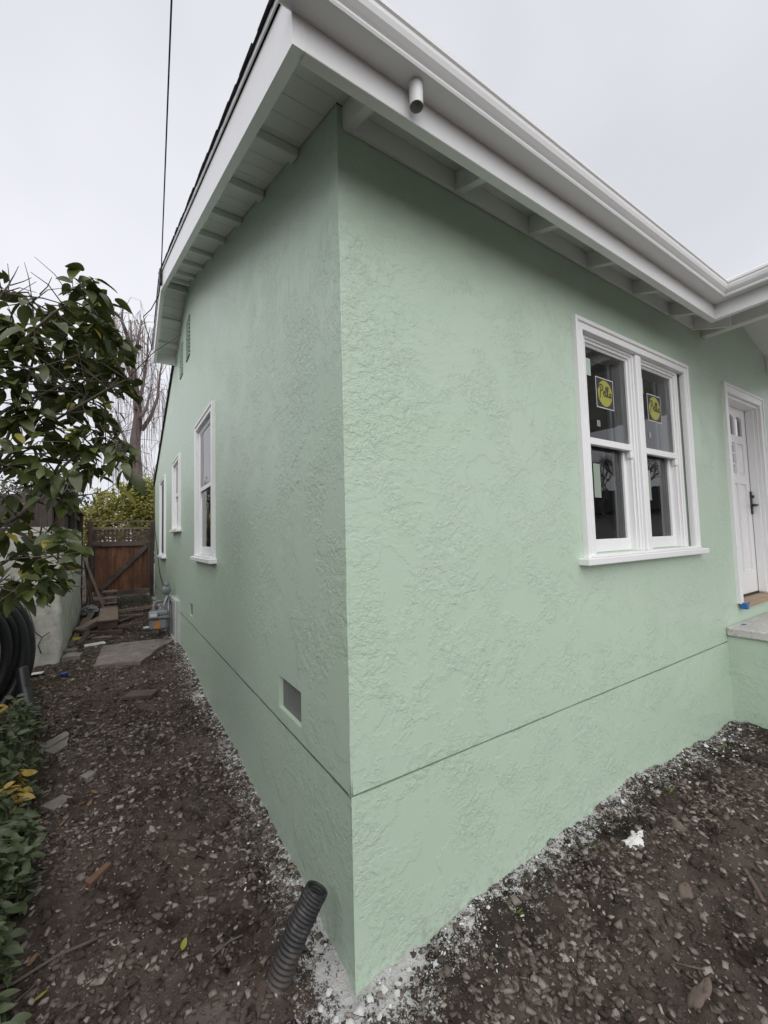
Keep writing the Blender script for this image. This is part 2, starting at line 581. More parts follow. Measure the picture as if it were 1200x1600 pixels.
def soil_mat():
    m, nt, N, L, P = mat('soil')
    co = geoco(nt)
    a = noise(nt, co, 3.2, 6, .62)
    b = noise(nt, co, 28, 6, .68)
    d = noise(nt, co, 130, 4, .7)
    c = mixc(nt, ramp(nt, a, .36, .66).outputs['Color'], (.030, .0215, .0175), (.118, .088, .072))
    c = mixc(nt, math_(nt, 'MULTIPLY', ramp(nt, b, .5, .72).outputs['Color'], .7), c, (.150, .118, .099))
    c = mixc(nt, math_(nt, 'MULTIPLY', ramp(nt, d, .62, .72).outputs['Color'], .55), c, (.17, .145, .13))
    # dry dusty patches on the path
    dust = ramp(nt, noise(nt, co, 1.15, 5, .62, .4, loc=(4.4, 1.1, 0)), .53, .68).outputs['Color']
    c = mixc(nt, math_(nt, 'MULTIPLY', dust, .65), c, (.170, .138, .117))
    sep = N.new('ShaderNodeSeparateXYZ')
    L.new(co, sep.inputs[0])
    # damp mossy earth by the neighbour's wall
    mo = N.new('ShaderNodeVectorMath')
    mo.operation = 'DISTANCE'
    mo.inputs[1].default_value = (-1.35, 4.55, .2)
    L.new(co, mo.inputs[0])
    mossf = ramp(nt, math_(nt, 'ADD', mo.outputs['Value'], math_(nt, 'MULTIPLY', a, .5)), .55, .95, (1, 1, 1, 1), (0, 0, 0, 1)).outputs['Color']
    c = mixc(nt, math_(nt, 'MULTIPLY', mossf, .6), c, (.050, .042, .016))
    pp = N.new('ShaderNodeVectorMath')
    pp.operation = 'DISTANCE'
    pp.inputs[1].default_value = (-.45, .15, .02)
    L.new(co, pp.inputs[0])
    ppf = ramp(nt, math_(nt, 'MULTIPLY_ADD', noise(nt, co, 9, 5, .65), .22, pp.outputs['Value']), .15, .27, (1, 1, 1, 1), (0, 0, 0, 1)).outputs['Color']
    c = mixc(nt, math_(nt, 'MULTIPLY', ppf, .75), c, (.20, .172, .15))
    # wet dark earth close to the front wall, dry dust farther out
    wet = ramp(nt, math_(nt, 'MULTIPLY_ADD', noise(nt, co, 3.5, 5, .65, loc=(1, 8, 2)), .6, math_(nt, 'MULTIPLY', sep.outputs['Y'], -1.0)), .40, .75, (1, 1, 1, 1), (0, 0, 0, 1)).outputs['Color']
    frontm = math_(nt, 'GREATER_THAN', math_(nt, 'MULTIPLY', sep.outputs['Y'], -1.0), -.02)
    c = mixc(nt, math_(nt, 'MULTIPLY', math_(nt, 'MULTIPLY', wet, frontm), .6), c, (.014, .011, .0095))
    dry = math_(nt, 'MULTIPLY', math_(nt, 'SUBTRACT', 1.0, wet), frontm)
    c = mixc(nt, math_(nt, 'MULTIPLY', dry, math_(nt, 'MULTIPLY', ramp(nt, a, .38, .62).outputs['Color'], .5)), c, (.118, .093, .079))
    # spilled lime plaster and paint overspray along the foot of both walls
    dx = math_(nt, 'MAXIMUM', math_(nt, 'MULTIPLY', sep.outputs['X'], -1.0), 0.0)
    dy = math_(nt, 'MAXIMUM', math_(nt, 'MULTIPLY', sep.outputs['Y'], -1.0), 0.0)
    dist = math_(nt, 'SQRT', math_(nt, 'ADD', math_(nt, 'MULTIPLY', dx, dx), math_(nt, 'MULTIPLY', dy, dy)))
    near = ramp(nt, math_(nt, 'MULTIPLY_ADD', noise(nt, co, 4.5, 5, .65, .3), .42, dist), .20, .50, (1, 1, 1, 1), (0, 0, 0, 1)).outputs['Color']
    corner = N.new('ShaderNodeVectorMath')
    corner.operation = 'DISTANCE'
    corner.inputs[1].default_value = (.0, -.05, 0)
    L.new(co, corner.inputs[0])
    cnr = ramp(nt, corner.outputs['Value'], .05, .42, (1, 1, 1, 1), (0, 0, 0, 1)).outputs['Color']
    near = math_(nt, 'ADD', near, math_(nt, 'MULTIPLY', cnr, .50))
    fine = noise(nt, co, 120, 5, .75, loc=(2, 5, 1))
    mixn = math_(nt, 'MULTIPLY_ADD', noise(nt, co, 24, 7, .76, .3), .6, math_(nt, 'MULTIPLY', fine, .4))
    speck = ramp(nt, math_(nt, 'MULTIPLY_ADD', near, .165, mixn), .62, .675).outputs['Color']
    speck2 = ramp(nt, math_(nt, 'MULTIPLY_ADD', near, .15, fine), .69, .73).outputs['Color']
    c = mixc(nt, math_(nt, 'MULTIPLY', math_(nt, 'MAXIMUM', speck, speck2), .9), c, (.72, .71, .70))
    L.new(c, P.inputs['Base Color'])
    h = math_(nt, 'MULTIPLY_ADD', b, 1.0, math_(nt, 'MULTIPLY', d, .35))
    L.new(bump(nt, h, .030, 1), P.inputs['Normal'])
    P.inputs['Roughness'].default_value = .95
    P.inputs['Specular IOR Level'].default_value = .2
    return m


def stone_mat():
    m, nt, N, L, P = mat('stone')
    at = N.new('ShaderNodeAttribute')
    at.attribute_name = 'tone'
    inf = N.new('ShaderNodeObjectInfo')
    co = geoco(nt)
    f = math_(nt, 'FRACT', math_(nt, 'ADD', at.outputs['Fac'], inf.outputs['Random']))
    r = ramp(nt, f, 0, 1, (.050, .038, .031, 1), (.38, .33, .295, 1))
    e = r.color_ramp.elements.new(.55)
    e.color = (.135, .106, .090, 1)
    e = r.color_ramp.elements.new(.86)
    e.color = (.25, .212, .185, 1)
    n = noise(nt, co, 60, 4, .6)
    c = mixc(nt, math_(nt, 'MULTIPLY', ramp(nt, n, .4, .7).outputs['Color'], .55), r.outputs['Color'], (.075, .060, .052))
    L.new(c, P.inputs['Base Color'])
    L.new(bump(nt, n, .004, 1), P.inputs['Normal'])
    P.inputs['Roughness'].default_value = .9
    P.inputs['Specular IOR Level'].default_value = .25
    return m


M_SOIL = soil_mat()
M_STONE = stone_mat()


# ------------------------------------------------------------------ ground
def vnoise(x, y, seed=0):
    """value noise on numpy arrays, 0..1"""
    xi, yi = np.floor(x).astype(np.int64), np.floor(y).astype(np.int64)
    fx, fy = x - xi, y - yi
    fx, fy = fx * fx * (3 - 2 * fx), fy * fy * (3 - 2 * fy)

    def h(a, b):
        n = (a * 374761393 + b * 668265263 + seed * 144665) & 0x7fffffff
        n = ((n ^ (n >> 13)) * 1274126177) & 0x7fffffff
        return ((n ^ (n >> 16)) & 0xffff) / 65535.0
    return (h(xi, yi) * (1 - fx) + h(xi + 1, yi) * fx) * (1 - fy) + (h(xi, yi + 1) * (1 - fx) + h(xi + 1, yi + 1) * fx) * fy


def base_z(x, y):
    x, y = np.asarray(x, float), np.asarray(y, float)
    z = .015 + .038 * np.clip(y, 0, 12)
    z = z - .035 * np.exp(-(x ** 2 + y ** 2) / .5)
    z = z + .055 * np.exp(-((x + .285) ** 2 + (y - .14) ** 2) / .012) - .035 * np.exp(-((x - 1.78) ** 2 + (y + .2) ** 2) / .02)
    z = z + .02 * (vnoise(x * 1.9 + 5, y * 1.9, 6) - .5)
    z = z + .055 * np.exp(-((x - 2.1) / .9) ** 2 - ((y + .1) / .6) ** 2)
    z = z + .03 * (vnoise(x * 1.1, y * 1.1, 1) - .5) + .028 * (vnoise(x * 3.1, y * 3.1, 2) - .5)
    return z


def gz(x, y):
    x, y = np.asarray(x, float), np.asarray(y, float)
    z = base_z(x, y) + .026 * (vnoise(x * 9, y * 9, 3) - .5) + .020 * (vnoise(x * 21, y * 21, 4) - .5) + .012 * (vnoise(x * 47, y * 47, 5) - .5)
    return z


def g1(x, y):
    return float(gz(np.array([x]), np.array([y]))[0])


def grid_axis(lo, hi, a, b, fine, coarse):
    pts = list(np.arange(a, b, fine))
    q, s = a, fine
    left = []
    while q > lo:
        s = min(s * 1.35, coarse)
        q -= s
        left.append(max(q, lo))
    q, s = pts[-1], fine
    right = []
    while q < hi:
        s = min(s * 1.35, coarse)
        q += s
        right.append(min(q, hi))
    return np.array(left[::-1] + pts + right)


xs = grid_axis(-120, 120, -2.1, 3.9, .014, 15)
ys = grid_axis(-120, 120, -1.4, 5.2, .014, 15)
X, Y = np.meshgrid(xs, ys)
Z = gz(X, Y)
far = np.clip((np.hypot(X, Y) - 14) / 20, 0, 1)
Z = Z * (1 - far) + .2 * far
# sink the sheet a little under the house
gm = bpy.data.meshes.new('ground')
nv, nx, ny = X.size, len(xs), len(ys)
gm.vertices.add(nv)
gm.vertices.foreach_set('co', np.stack([X.ravel(), Y.ravel(), Z.ravel()], 1).ravel())
ii = (np.arange(ny - 1)[:, None] * nx + np.arange(nx - 1)[None, :]).ravel()
quads = np.stack([ii, ii + 1, ii + nx + 1, ii + nx], 1)
gm.loops.add(quads.size)
gm.loops.foreach_set('vertex_index', quads.ravel())
gm.polygons.add(len(quads))
gm.polygons.foreach_set('loop_start', np.arange(len(quads)) * 4)
gm.polygons.foreach_set('loop_total', np.full(len(quads), 4))
gm.update(calc_edges=True)
gm.polygons.foreach_set('use_smooth', np.ones(len(quads), bool))
gm.materials.append(M_SOIL)
ground = bpy.data.objects.new('ground', gm)
COL.objects.link(ground)
tag(ground, kind='structure')

# ------------------------------------------------------------------ house
SL = .365                      # roof slope
RIDGE = 4.4                    # y of the ridge
ZS = 3.445                     # soffit height at the front wall
OH = .31                       # overhang
GR = .668                      # joint between upper stucco and base
BACK = 9.86                    # back corner
FRONT_X = 6.4


def soff(y):
    return ZS + SL * y if y <= RIDGE else ZS + SL * RIDGE - SL * (y - RIDGE)


house = thing('house', (0, 0, 0), 'sage green stucco house with white eaves, gutter, windows and front door', 'house')


def wall_sheet(name, rects, holes, to3, material, sides=None):
    """rects: list of polygons in wall plane coordinates built on a cut grid; holes: (a0,a1,b0,b1)"""
    a0, a1, b0, b1 = rects
    A = sorted({a0, a1, *[h[0] for h in holes], *[h[1] for h in holes]})
    B = sorted({b0, b1, *[h[2] for h in holes], *[h[3] for h in holes]})
    m = MB()
    for i in range(len(A) - 1):
        for j in range(len(B) - 1):
            ca, cb = (A[i] + A[i + 1]) / 2, (B[j] + B[j + 1]) / 2
            if any(h[0] < ca < h[1] and h[2] < cb < h[3] for h in holes):
                continue
            m.add([to3(A[i], B[j], 0), to3(A[i + 1], B[j], 0), to3(A[i + 1], B[j + 1], 0), to3(A[i], B[j + 1], 0)], [(0, 1, 2, 3)])
    return m


# openings: front (x,z), side (y,z)
WIN = (1.66, 3.11, 1.50, 2.91)
DOOR = (4.02, 4.90, .95, 2.90)
SW = [(2.60, 3.50, 1.50, 2.87), (5.05, 5.78, 1.85, 2.84), (7.19, 8.07, 1.41, 2.84)]
VENTS = [(.497, .818, .734, .903), (3.9, 4.16, .755, .905)]

f3 = lambda a, b, d: (a, d, b)
s3 = lambda a, b, d: (d, a, b)
wf = wall_sheet('w', (0, FRONT_X, GR, ZS), [WIN, DOOR], f3, M_FRONT)
# weep screed lip under the upper coat, reveals of the openings
wf.add([(-.0, 0, GR), (FRONT_X, 0, GR), (FRONT_X, .03, GR + .002), (0, .03, GR + .002)], [(0, 1, 2, 3)])
for (a, b, c, d) in (WIN, DOOR):
    wf.add([(a, 0, c), (a, .16, c), (a, .16, d), (a, 0, d)], [(0, 1, 2, 3)])
    wf.add([(b, 0, c), (b, .16, c), (b, .16, d), (b, 0, d)], [(0, 1, 2, 3)])
    wf.add([(a, 0, d), (b, 0, d), (b, .16, d), (a, .16, d)], [(0, 1, 2, 3)])
    wf.add([(a, 0, c), (b, 0, c), (b, .16, c), (a, .16, c)], [(0, 1, 2, 3)])
# porch gable above the door
wf.add([(3.3, 0, ZS), (FRONT_X, 0, ZS), (FRONT_X, 0, ZS + .01), (4.45, 0, 3.90), (3.3, 0, ZS + .05)], [(0, 1, 2, 3, 4)])
wf.build('front_wall', M_FRONT, house)

ws = wall_sheet('w', (0, BACK, GR, 3.44), [s for s in SW] + [VENTS[0], VENTS[1]], s3, M_SIDE)
ws.add([(0, 0, 3.44), (0, BACK, 3.44), (0, BACK, soff(BACK)), (0, RIDGE, soff(RIDGE))], [(0, 1, 3), (1, 2, 3)]) if soff(BACK) > 3.44 else \
    ws.add([(0, 0, 3.44), (0, 8.82, 3.44), (0, 8.82, 3.443), (0, RIDGE, soff(RIDGE) + .03), (0, 0, soff(0) + .03)], [(0, 1, 2, 3, 4)])
ws.add([(0, 0, GR), (0, BACK, GR), (.07, BACK, GR + .004), (.07, 0, GR + .004)], [(0, 1, 2, 3)])
for (a, b, c, d) in SW + VENTS:
    dep = .16 if (a, b, c, d) in SW else .06
    for q in ([(0, a, c), (dep, a, c), (dep, a, d), (0, a, d)], [(0, b, c), (dep, b, c), (dep, b, d), (0, b, d)],
              [(0, a, d), (0, b, d), (dep, b, d), (dep, a, d)], [(0, a, c), (0, b, c), (dep, b, c), (dep, a, c)]):
        ws.add(q, [(0, 1, 2, 3)])
ws.add([(0, BACK, -.2), (6, BACK, -.2), (6, BACK, 3), (0, BACK, 3)], [(0, 1, 2, 3)])
ws.build('side_wall', M_SIDE, house)

# base below the joint, set back a little
m = MB()
JG = .0105                     # open joint under the upper coat
n = 60
jz = [GR - JG + .006 * (float(vnoise(np.array([i * .9]), np.array([2.]), 14)[0]) - .5) for i in range(n + 1)]
for i in range(n):
    a, b = .0015 + (FRONT_X - .0015) * i / n, .0015 + (FRONT_X - .0015) * (i + 1) / n
    m.add([(a, .0015, -.3), (b, .0015, -.3), (b, .0015, jz[i + 1]), (a, .0015, jz[i]), (a, .026, jz[i]), (b, .026, jz[i + 1]), (a, .026, GR + .01), (b, .026, GR + .01)], [(0, 1, 2, 3), (3, 2, 5, 4), (4, 5, 7, 6)])
m.build('front_wall_base', M_FRONT, house)
m = MB()
n = 90
jz = [GR - .019 + .004 * (float(vnoise(np.array([i * .9]), np.array([7.]), 15)[0]) - .5) for i in range(n + 1)]
for i in range(n):
    a, b = .0015 + (BACK - .0015) * i / n, .0015 + (BACK - .0015) * (i + 1) / n
    m.add([(.006, a, -.3), (.006, b, -.3), (.006, b, jz[i + 1]), (.006, a, jz[i]), (.06, a, jz[i] - .03), (.06, b, jz[i + 1] - .03), (.06, a, GR + .01), (.06, b, GR + .01)], [(0, 1, 2, 3), (3, 2, 5, 4), (4, 5, 7, 6)])
m.build('side_wall_base', M_SIDE, house)
# rounded corner bead
m = MB()
k = 40
pts = [(.0048 + .0012 * (vnoise(np.array([i * .7]), np.array([0.]), 8)[0] - .5), .0048, GR + (3.40 - GR) * i / k) for i in range(k + 1)]
m.tube(pts, [.0044 + .0022 * float(vnoise(np.array([i * 1.9]), np.array([3.]), 9)[0]) for i in range(k + 1)], 8)
m.build('corner_bead', M_FRONT, house, smooth=True)

# unlit rooms behind the windows
m = MB()
m.box(.03, 3.9, .17, 3.9, .9, 3.3)
o = m.build('room', M_ROOM, house)
m = MB()
m.box(.17, 3.5, 4.2, 9.4, 1.0, 3.2)
m.build('room', M_ROOM, house)
# holes through the room shells: drop faces on the window planes
for o in [o for o in COL.objects if o.name.startswith('room')]:
    me = o.data
    import bmesh
    bm = bmesh.new()
    bm.from_mesh(me)
    dead = [f for f in bm.faces if (abs(f.calc_center_median().y - .17) < .02 or abs(f.calc_center_median().x - .03) < .02 or abs(f.calc_center_median().x - .17) < .02)]
    bmesh.ops.delete(bm, geom=dead, context='FACES')
    bm.to_mesh(me)
    bm.free()


# ---- windows
def dh_window(name, a0, a1, z0, z1, conv, units, label, simple=False, extra=None):
    """double hung window; a is the coordinate along the wall, conv(a,d,z) puts depth d (negative = out of the wall)"""
    def B(m, a, b, d0, d1, c, d, ch=.003):
        p, q = Vector(conv(a, d0, c)), Vector(conv(b, d1, d))
        m.box(p.x, q.x, p.y, q.y, p.z, q.z, ch)
    w = MB()
    t = .075
    # stepped casing: flat, back band, inner bead
    for (o_, i_, dd) in ((.0, t, -.022), (.0, .022, -.034), (t - .018, t, -.029)):
        e_ = {-.022: .0, -.034: -.0016, -.029: .0009}[dd]
        B(w, a0 + o_ + e_, a0 + i_ - e_, dd, .012 + e_, z0 + .0004 + e_, z1 - o_ - .0005 - e_)
        B(w, a1 - i_ + e_, a1 - o_ - e_, dd, .012 + e_, z0 + .0004 + e_, z1 - o_ - .0005 - e_)
        B(w, a0 + o_ + e_ + .0004, a1 - o_ - e_ - .0004, dd - .0012, .0135 + e_, z1 - i_ + e_, z1 - o_ - e_ + .0006)
    win = w.build(name, M_WHITE, house, fix=False)
    tag(win, label)
    s = MB()
    B(s, a0 - .055, a1 + .055, -.068, .02, z0 - .042, z0, .005)
    B(s, a0 + .02, a1 - .02, -.045, .10, z0 + .0006, z0 + .018, .004)
    s.build('sill', M_WHITE, win, fix=False)
    n = len(units)
    j = MB()
    # stacked stops inside the casing
    for (ins, dd) in ((.0, .004), (.016, .016), (.030, .034)):
        for (u0, u1) in units:
            B(j, u0 - .05 + ins, u0 - .05 + ins + .018, dd, .15, z0 + .018, z1 - t - ins, .002)
            B(j, u1 + .05 - ins - .018, u1 + .05 - ins, dd, .15, z0 + .018, z1 - t - ins, .002)
            B(j, u0 - .05 + ins, u1 + .05 - ins, dd + .0013, .15, z1 - t - ins - .018, z1 - t - ins + .0, .002)
    for k in range(n - 1):
        B(j, units[k][1] + .052, units[k + 1][0] - .052, -.016, .15, z0 + .018, z1 - t, .006)
    j.build('frame', M_WHITE, win, fix=False)
    mid = z0 + (z1 - z0) * .505
    for (u0, u1) in units:
        gt = z1 - t - .045
        su = MB()
        B(su, u0 - .03, u0, .030, .062, mid - .02, gt + .03, .003)
        B(su, u1, u1 + .03, .030, .062, mid - .02, gt + .03, .003)
        B(su, u0 - .03, u1 + .03, .0313, .0607, gt, gt + .03, .003)
        B(su, u0 - .03, u1 + .03, .0287, .0633, mid - .035, mid + .01, .003)
        B(su, u0 - .026, u0 + .012, .026, .06, mid - .09, mid - .036, .006)   # horns
        B(su, u1 - .012, u1 + .026, .026, .06, mid - .09, mid - .036, .006)
        su.build('sash', M_WHITE, win, fix=False)
        sl = MB()
        B(sl, u0 - .022, u0 + .03, .072, .105, z0 + .02, mid + .02, .003)
        B(sl, u1 - .03, u1 + .022, .072, .105, z0 + .02, mid + .02, .003)
        B(sl, u0 - .022, u1 + .022, .0707, .1063, z0 + .021, z0 + .105, .003)
        B(sl, u0 - .022, u1 + .022, .0733, .1037, mid - .015, mid + .021, .003)
        sl.build('sash', M_WHITE, win, fix=False)
        g = MB()
        g.add([conv(u0, .045, mid), conv(u1, .045, mid), conv(u1, .045, gt + .01), conv(u0, .045, gt + .01)], [(0, 1, 2, 3)])
        if conv is cs:
            g.f = [f[::-1] for f in g.f]
        g.build('pane', M_GLASS, win, fix=False)
        g = MB()
        g.add([conv(u0 + .02, .088, z0 + .09), conv(u1 - .02, .088, z0 + .09), conv(u1 - .02, .088, mid), conv(u0 + .02, .088, mid)], [(0, 1, 2, 3)])
        if conv is cs:
            g.f = [f[::-1] for f in g.f]
        g.build('pane', M_GLASS, win, fix=False)
        # grey screen / blind tracks inside
        t_ = MB()
        B(t_, u1 - .075, u1 - .045, .125, .145, z0 + .05, z1 - .1, .003)
        B(t_, u1 - .03, u1 + .0, .115, .15, z0 + .05, z1 - .1, .003)
        t_.build('jamb_liner', M_GREYMETAL, win, fix=False)
        if extra:
            extra(win, u0, u1, conv)
    return win


def script_word(m, put, w, d0):
    """the cursive word on the sticker, drawn as ribbons of thick strokes (unit box 0..1 x 0..1)"""
    strokes = [
        [(.10, .12), (.13, .35), (.17, .60), (.21, .88)],                                               # P stem
        [(.02, .70), (.05, .84), (.14, .95), (.25, .97), (.34, .90), (.35, .76), (.28, .63), (.18, .57)],   # P bowl
        [(.34, .40), (.42, .46), (.46, .55), (.43, .62), (.38, .57), (.36, .42), (.40, .30), (.46, .28), (.52, .36)],  # e
        [(.50, .34), (.58, .62), (.62, .86), (.59, .93), (.55, .80), (.54, .50), (.56, .30), (.61, .27), (.65, .34)],  # l
        [(.63, .34), (.71, .62), (.75, .86), (.72, .93), (.68, .80), (.67, .50), (.69, .30), (.74, .27), (.78, .34)],  # l
        [(.92, .52), (.86, .56), (.80, .46), (.79, .34), (.83, .27), (.89, .34), (.93, .54)],
        [(.93, .54), (.91, .36), (.93, .28), (.99, .31)],                                                # a
    ]
    for st in strokes:
        P = [Vector((a, b)) for a, b in st]
        # smooth
        for _ in range(2):
            Q = [P[0]]
            for i in range(len(P) - 1):
                Q += [P[i] * .75 + P[i + 1] * .25, P[i] * .25 + P[i + 1] * .75]
            P = Q + [P[-1]]
        vs = []
        for i, p in enumerate(P):
            t = (P[min(i + 1, len(P) - 1)] - P[max(i - 1, 0)])
            t = t.normalized() if t.length > 1e-9 else Vector((1, 0))
            nn = Vector((-t.y, t.x))
            vs.append(put(p.x + nn.x * w, p.y + nn.y * w * 1.5, d0))
            vs.append(put(p.x - nn.x * w, p.y - nn.y * w * 1.5, d0))
        m.add(vs, [(2 * i, 2 * i + 2, 2 * i + 3, 2 * i + 1) for i in range(len(P) - 1)])


def stickers(win, u0, u1, conv):
    # square maker's sticker on the upper pane
    s0, s1, t0, t1 = u0 + .135, u0 + .350, 2.462, 2.672
    c_, h = (s0 + s1) / 2, (t0 + t1) / 2
    m = MB()
    q = lambda a, b, d: conv(a, d, b)
    m.add([q(s0, t0, .0435), q(s1, t0, .0435), q(s1, t1, .0435), q(s0, t1, .0435)], [(0, 1, 2, 3)])
    m.mi = 1
    i = .006
    m.add([q(s0 + i, t0 + i, .0428), q(s1 - i, t0 + i, .0428), q(s1 - i, t1 - i, .0428), q(s0 + i, t1 - i, .0428)], [(0, 1, 2, 3)])
    m.mi = 2
    n = 40
    m.add([q(c_ + .088 * math.cos(2 * math.pi * k / n), h + .090 * math.sin(2 * math.pi * k / n), .0421) for k in range(n)], [tuple(range(n))])
    m.mi = 1
    script_word(m, lambda a, b, d: q(c_ - .082 + a * .168, h - .052 + b * .112, d), .028, .0414)
    m.build('sticker', [M_STICKW, M_STICKB, M_STICKY], win, fix=False)
    # paper tags
    m = MB()
    m.add([q(u0 + .012, 2.66, .0435), q(u0 + .085, 2.66, .0435), q(u0 + .085, 2.775, .0435), q(u0 + .012, 2.775, .0435)], [(0, 1, 2, 3)])
    m.build('paper_tag', M_TAG, win, fix=False)
    m = MB()
    m.add([q(u0 + .125, 1.862, .0865), q(u0 + .205, 1.862, .0865), q(u0 + .205, 2.09, .0865), q(u0 + .125, 2.09, .0865)], [(0, 1, 2, 3)])
    m.build('paper_tag', M_TAG2, win, fix=False)
    m = MB()
    m.add([q(u0 + .125, 2.33, .0435), q(u0 + .165, 2.33, .0435), q(u0 + .165, 2.372, .0435), q(u0 + .125, 2.372, .0435)], [(0, 1, 2, 3)])
    m.build('paper_tag', M_LTMETAL, win, fix=False)


cf = lambda a, d, z: (a, d, z)
cs = lambda a, d, z: (d * .3 if d > 0 else d, a, z)      # the side windows sit shallow in the wall
dh_window('window', 1.600, 3.170, 1.48, 2.97, cf, [(1.778, 2.298), (2.472, 2.992)], 'white twin double hung window with yellow round stickers', extra=stickers)
def screen(win, u0, u1, conv):
    m = MB()
    p, q = Vector(conv(u0 - .03, .012, 1.44)), Vector(conv(u1 + .03, .02, 2.80))
    m.box(p.x, q.x, p.y, q.y, p.z, q.z)
    m.build('insect_screen', M_SCREEN, win, fix=False)


dh_window('window', 2.545, 3.555, 1.48, 2.935, cs, [(2.67, 3.43)], 'white side window nearest the corner')
dh_window('window', 5.00, 5.83, 1.83, 2.90, cs, [(5.125, 5.705)], 'small high white side window')
dh_window('window', 7.14, 8.12, 1.39, 2.90, cs, [(7.265, 7.995)], 'white side window with dark insect screen farthest back', extra=screen)

# ---- foundation vents
for (a, b, c, d) in VENTS:
    m = MB()
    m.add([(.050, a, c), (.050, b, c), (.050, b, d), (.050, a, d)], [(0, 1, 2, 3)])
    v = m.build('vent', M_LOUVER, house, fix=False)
    g = MB()
    st = .0085
    y = a
    wv = .0023
    while y < b:
        g.box(.022, .024, y, y + wv, c, d)
        y += st
    zz = c
    while zz < d:
        g.box(.0215, .0235, a, b, zz, zz + wv)
        zz += st
    o = g.build('wire_mesh', M_MESHM, v, fix=False)

# ---- gable louvres
for (a, b, c, d) in ((4.13, 4.42, 4.0, 4.55), (4.80, 5.075, 3.99, 4.47)):
    m = MB()
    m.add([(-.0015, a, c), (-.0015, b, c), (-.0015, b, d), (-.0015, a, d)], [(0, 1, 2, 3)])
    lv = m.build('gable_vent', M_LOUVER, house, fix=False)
    n = 11
    for k in range(n):
        z = c + (d - c) * (k + .5) / n
        q = MB()
        q.prism([(-.003, a, z + .019), (-.016, a, z + .004), (-.016, a, z - .010), (-.003, a, z - .010)], (0, b - a, 0))
        q.build('louver', M_SIDE, lv)

# ---- rake: soffit boards, lookouts, fascia
TH = math.atan(SL)
XO = -OH                       # outside face of the rake board
XI = XO + .042
mS = MB()
mS.box(XI + .001, -.001, -.0665, .0665, 0, .019, .003)
meS = mS.mesh('soffit_board', M_EAVE)
mL = MB()
mL.box(XI + .002, -.002, -.046, .046, -.040, -.0005, .004)
meL = mL.mesh('lookout', M_EAVE)


def rake_M(y, front=True):
    a = TH if front else -TH
    return Matrix.Translation((0, y, soff(y))) @ Matrix.Rotation(a, 4, 'X')


step = .136 * math.cos(TH)
y = -OH + .1
while y < RIDGE - .05:
    link('soffit_board', meS, house, rake_M(y))
    y += step
y = RIDGE + .07
while y < 5.66:
    link('soffit_board', meS, house, rake_M(y, False))
    y += step
for y in (.45, 1.02, 1.56, 2.10, 2.66, 3.18, 3.72, 4.18):
    link('lookout', meL, house, rake_M(y))
for y in (5.02, 5.46):
    link('lookout', meL, house, rake_M(y, False))
bx('ridge_board', M_EAVE, house, XI + .002, -.002, RIDGE - .02, RIDGE + .02, soff(RIDGE) - .115, soff(RIDGE) - .006, ch=.003)
FB, FT = -.165, .045           # rake board below / above the soffit plane
yf = -OH
YE = 5.70
m = MB()
m.prism([(XO, yf, soff(yf) + FB - .0), (XO, RIDGE, soff(RIDGE) + FB), (XO, RIDGE, soff(RIDGE) + FT), (XO, yf, soff(yf) + FT)], (.042, 0, 0))
m.build('rake_fascia', M_WHITE, house)
m = MB()
m.prism([(XO, RIDGE + .0006, soff(RIDGE) + FB), (XO, YE, soff(YE) + FB), (XO, YE, soff(YE) + FT), (XO, RIDGE + .0006, soff(RIDGE) + FT)], (.042, 0, 0))
m.build('rake_fascia', M_WHITE, house)
bx('end_board', M_EAVE, house, XI + .001, -.001, YE - .03, YE, soff(YE) + FB + .02, soff(YE) + .02, ch=.002)
# drip edge and roof deck
m = MB()
for (ya, yb) in ((yf - .02, RIDGE), (RIDGE, YE + .02)):
    za, zb = soff(ya) + FT + .003, soff(yb) + FT + .003
    m.prism([(XO - .012, ya, za), (XO - .012, yb, zb), (XO - .012, yb, zb + .026), (XO - .012, ya, za + .026)], (.006, 0, 0))
m.build('drip_edge', M_GUTTER, house)
m = MB()
m.prism([(XI + .0, yf, soff(yf) + .022), (XI, RIDGE, soff(RIDGE) + .022), (XI, YE, soff(YE) + .022), (XI, YE, soff(YE) + .07), (XI, RIDGE, soff(RIDGE) + .07), (XI, yf, soff(yf) + .07)], (2.96 - XI, 0, 0))
m.prism([(2.961, .01, soff(.01) + .022), (2.961, RIDGE, soff(RIDGE) + .022), (2.961, YE, soff(YE) + .022), (2.961, YE, soff(YE) + .07), (2.961, RIDGE, soff(RIDGE) + .07), (2.961, .01, soff(.01) + .07)], (FRONT_X - 2.7, 0, 0))
m.prism([(.02, YE + .001, soff(YE) + .0), (.02, 9.9, soff(9.9) + .0), (.02, 9.9, soff(9.9) + .05), (.02, YE + .001, soff(YE) + .05)], (FRONT_X, 0, 0))
m.build('roof_deck', M_SHINGLE, house)
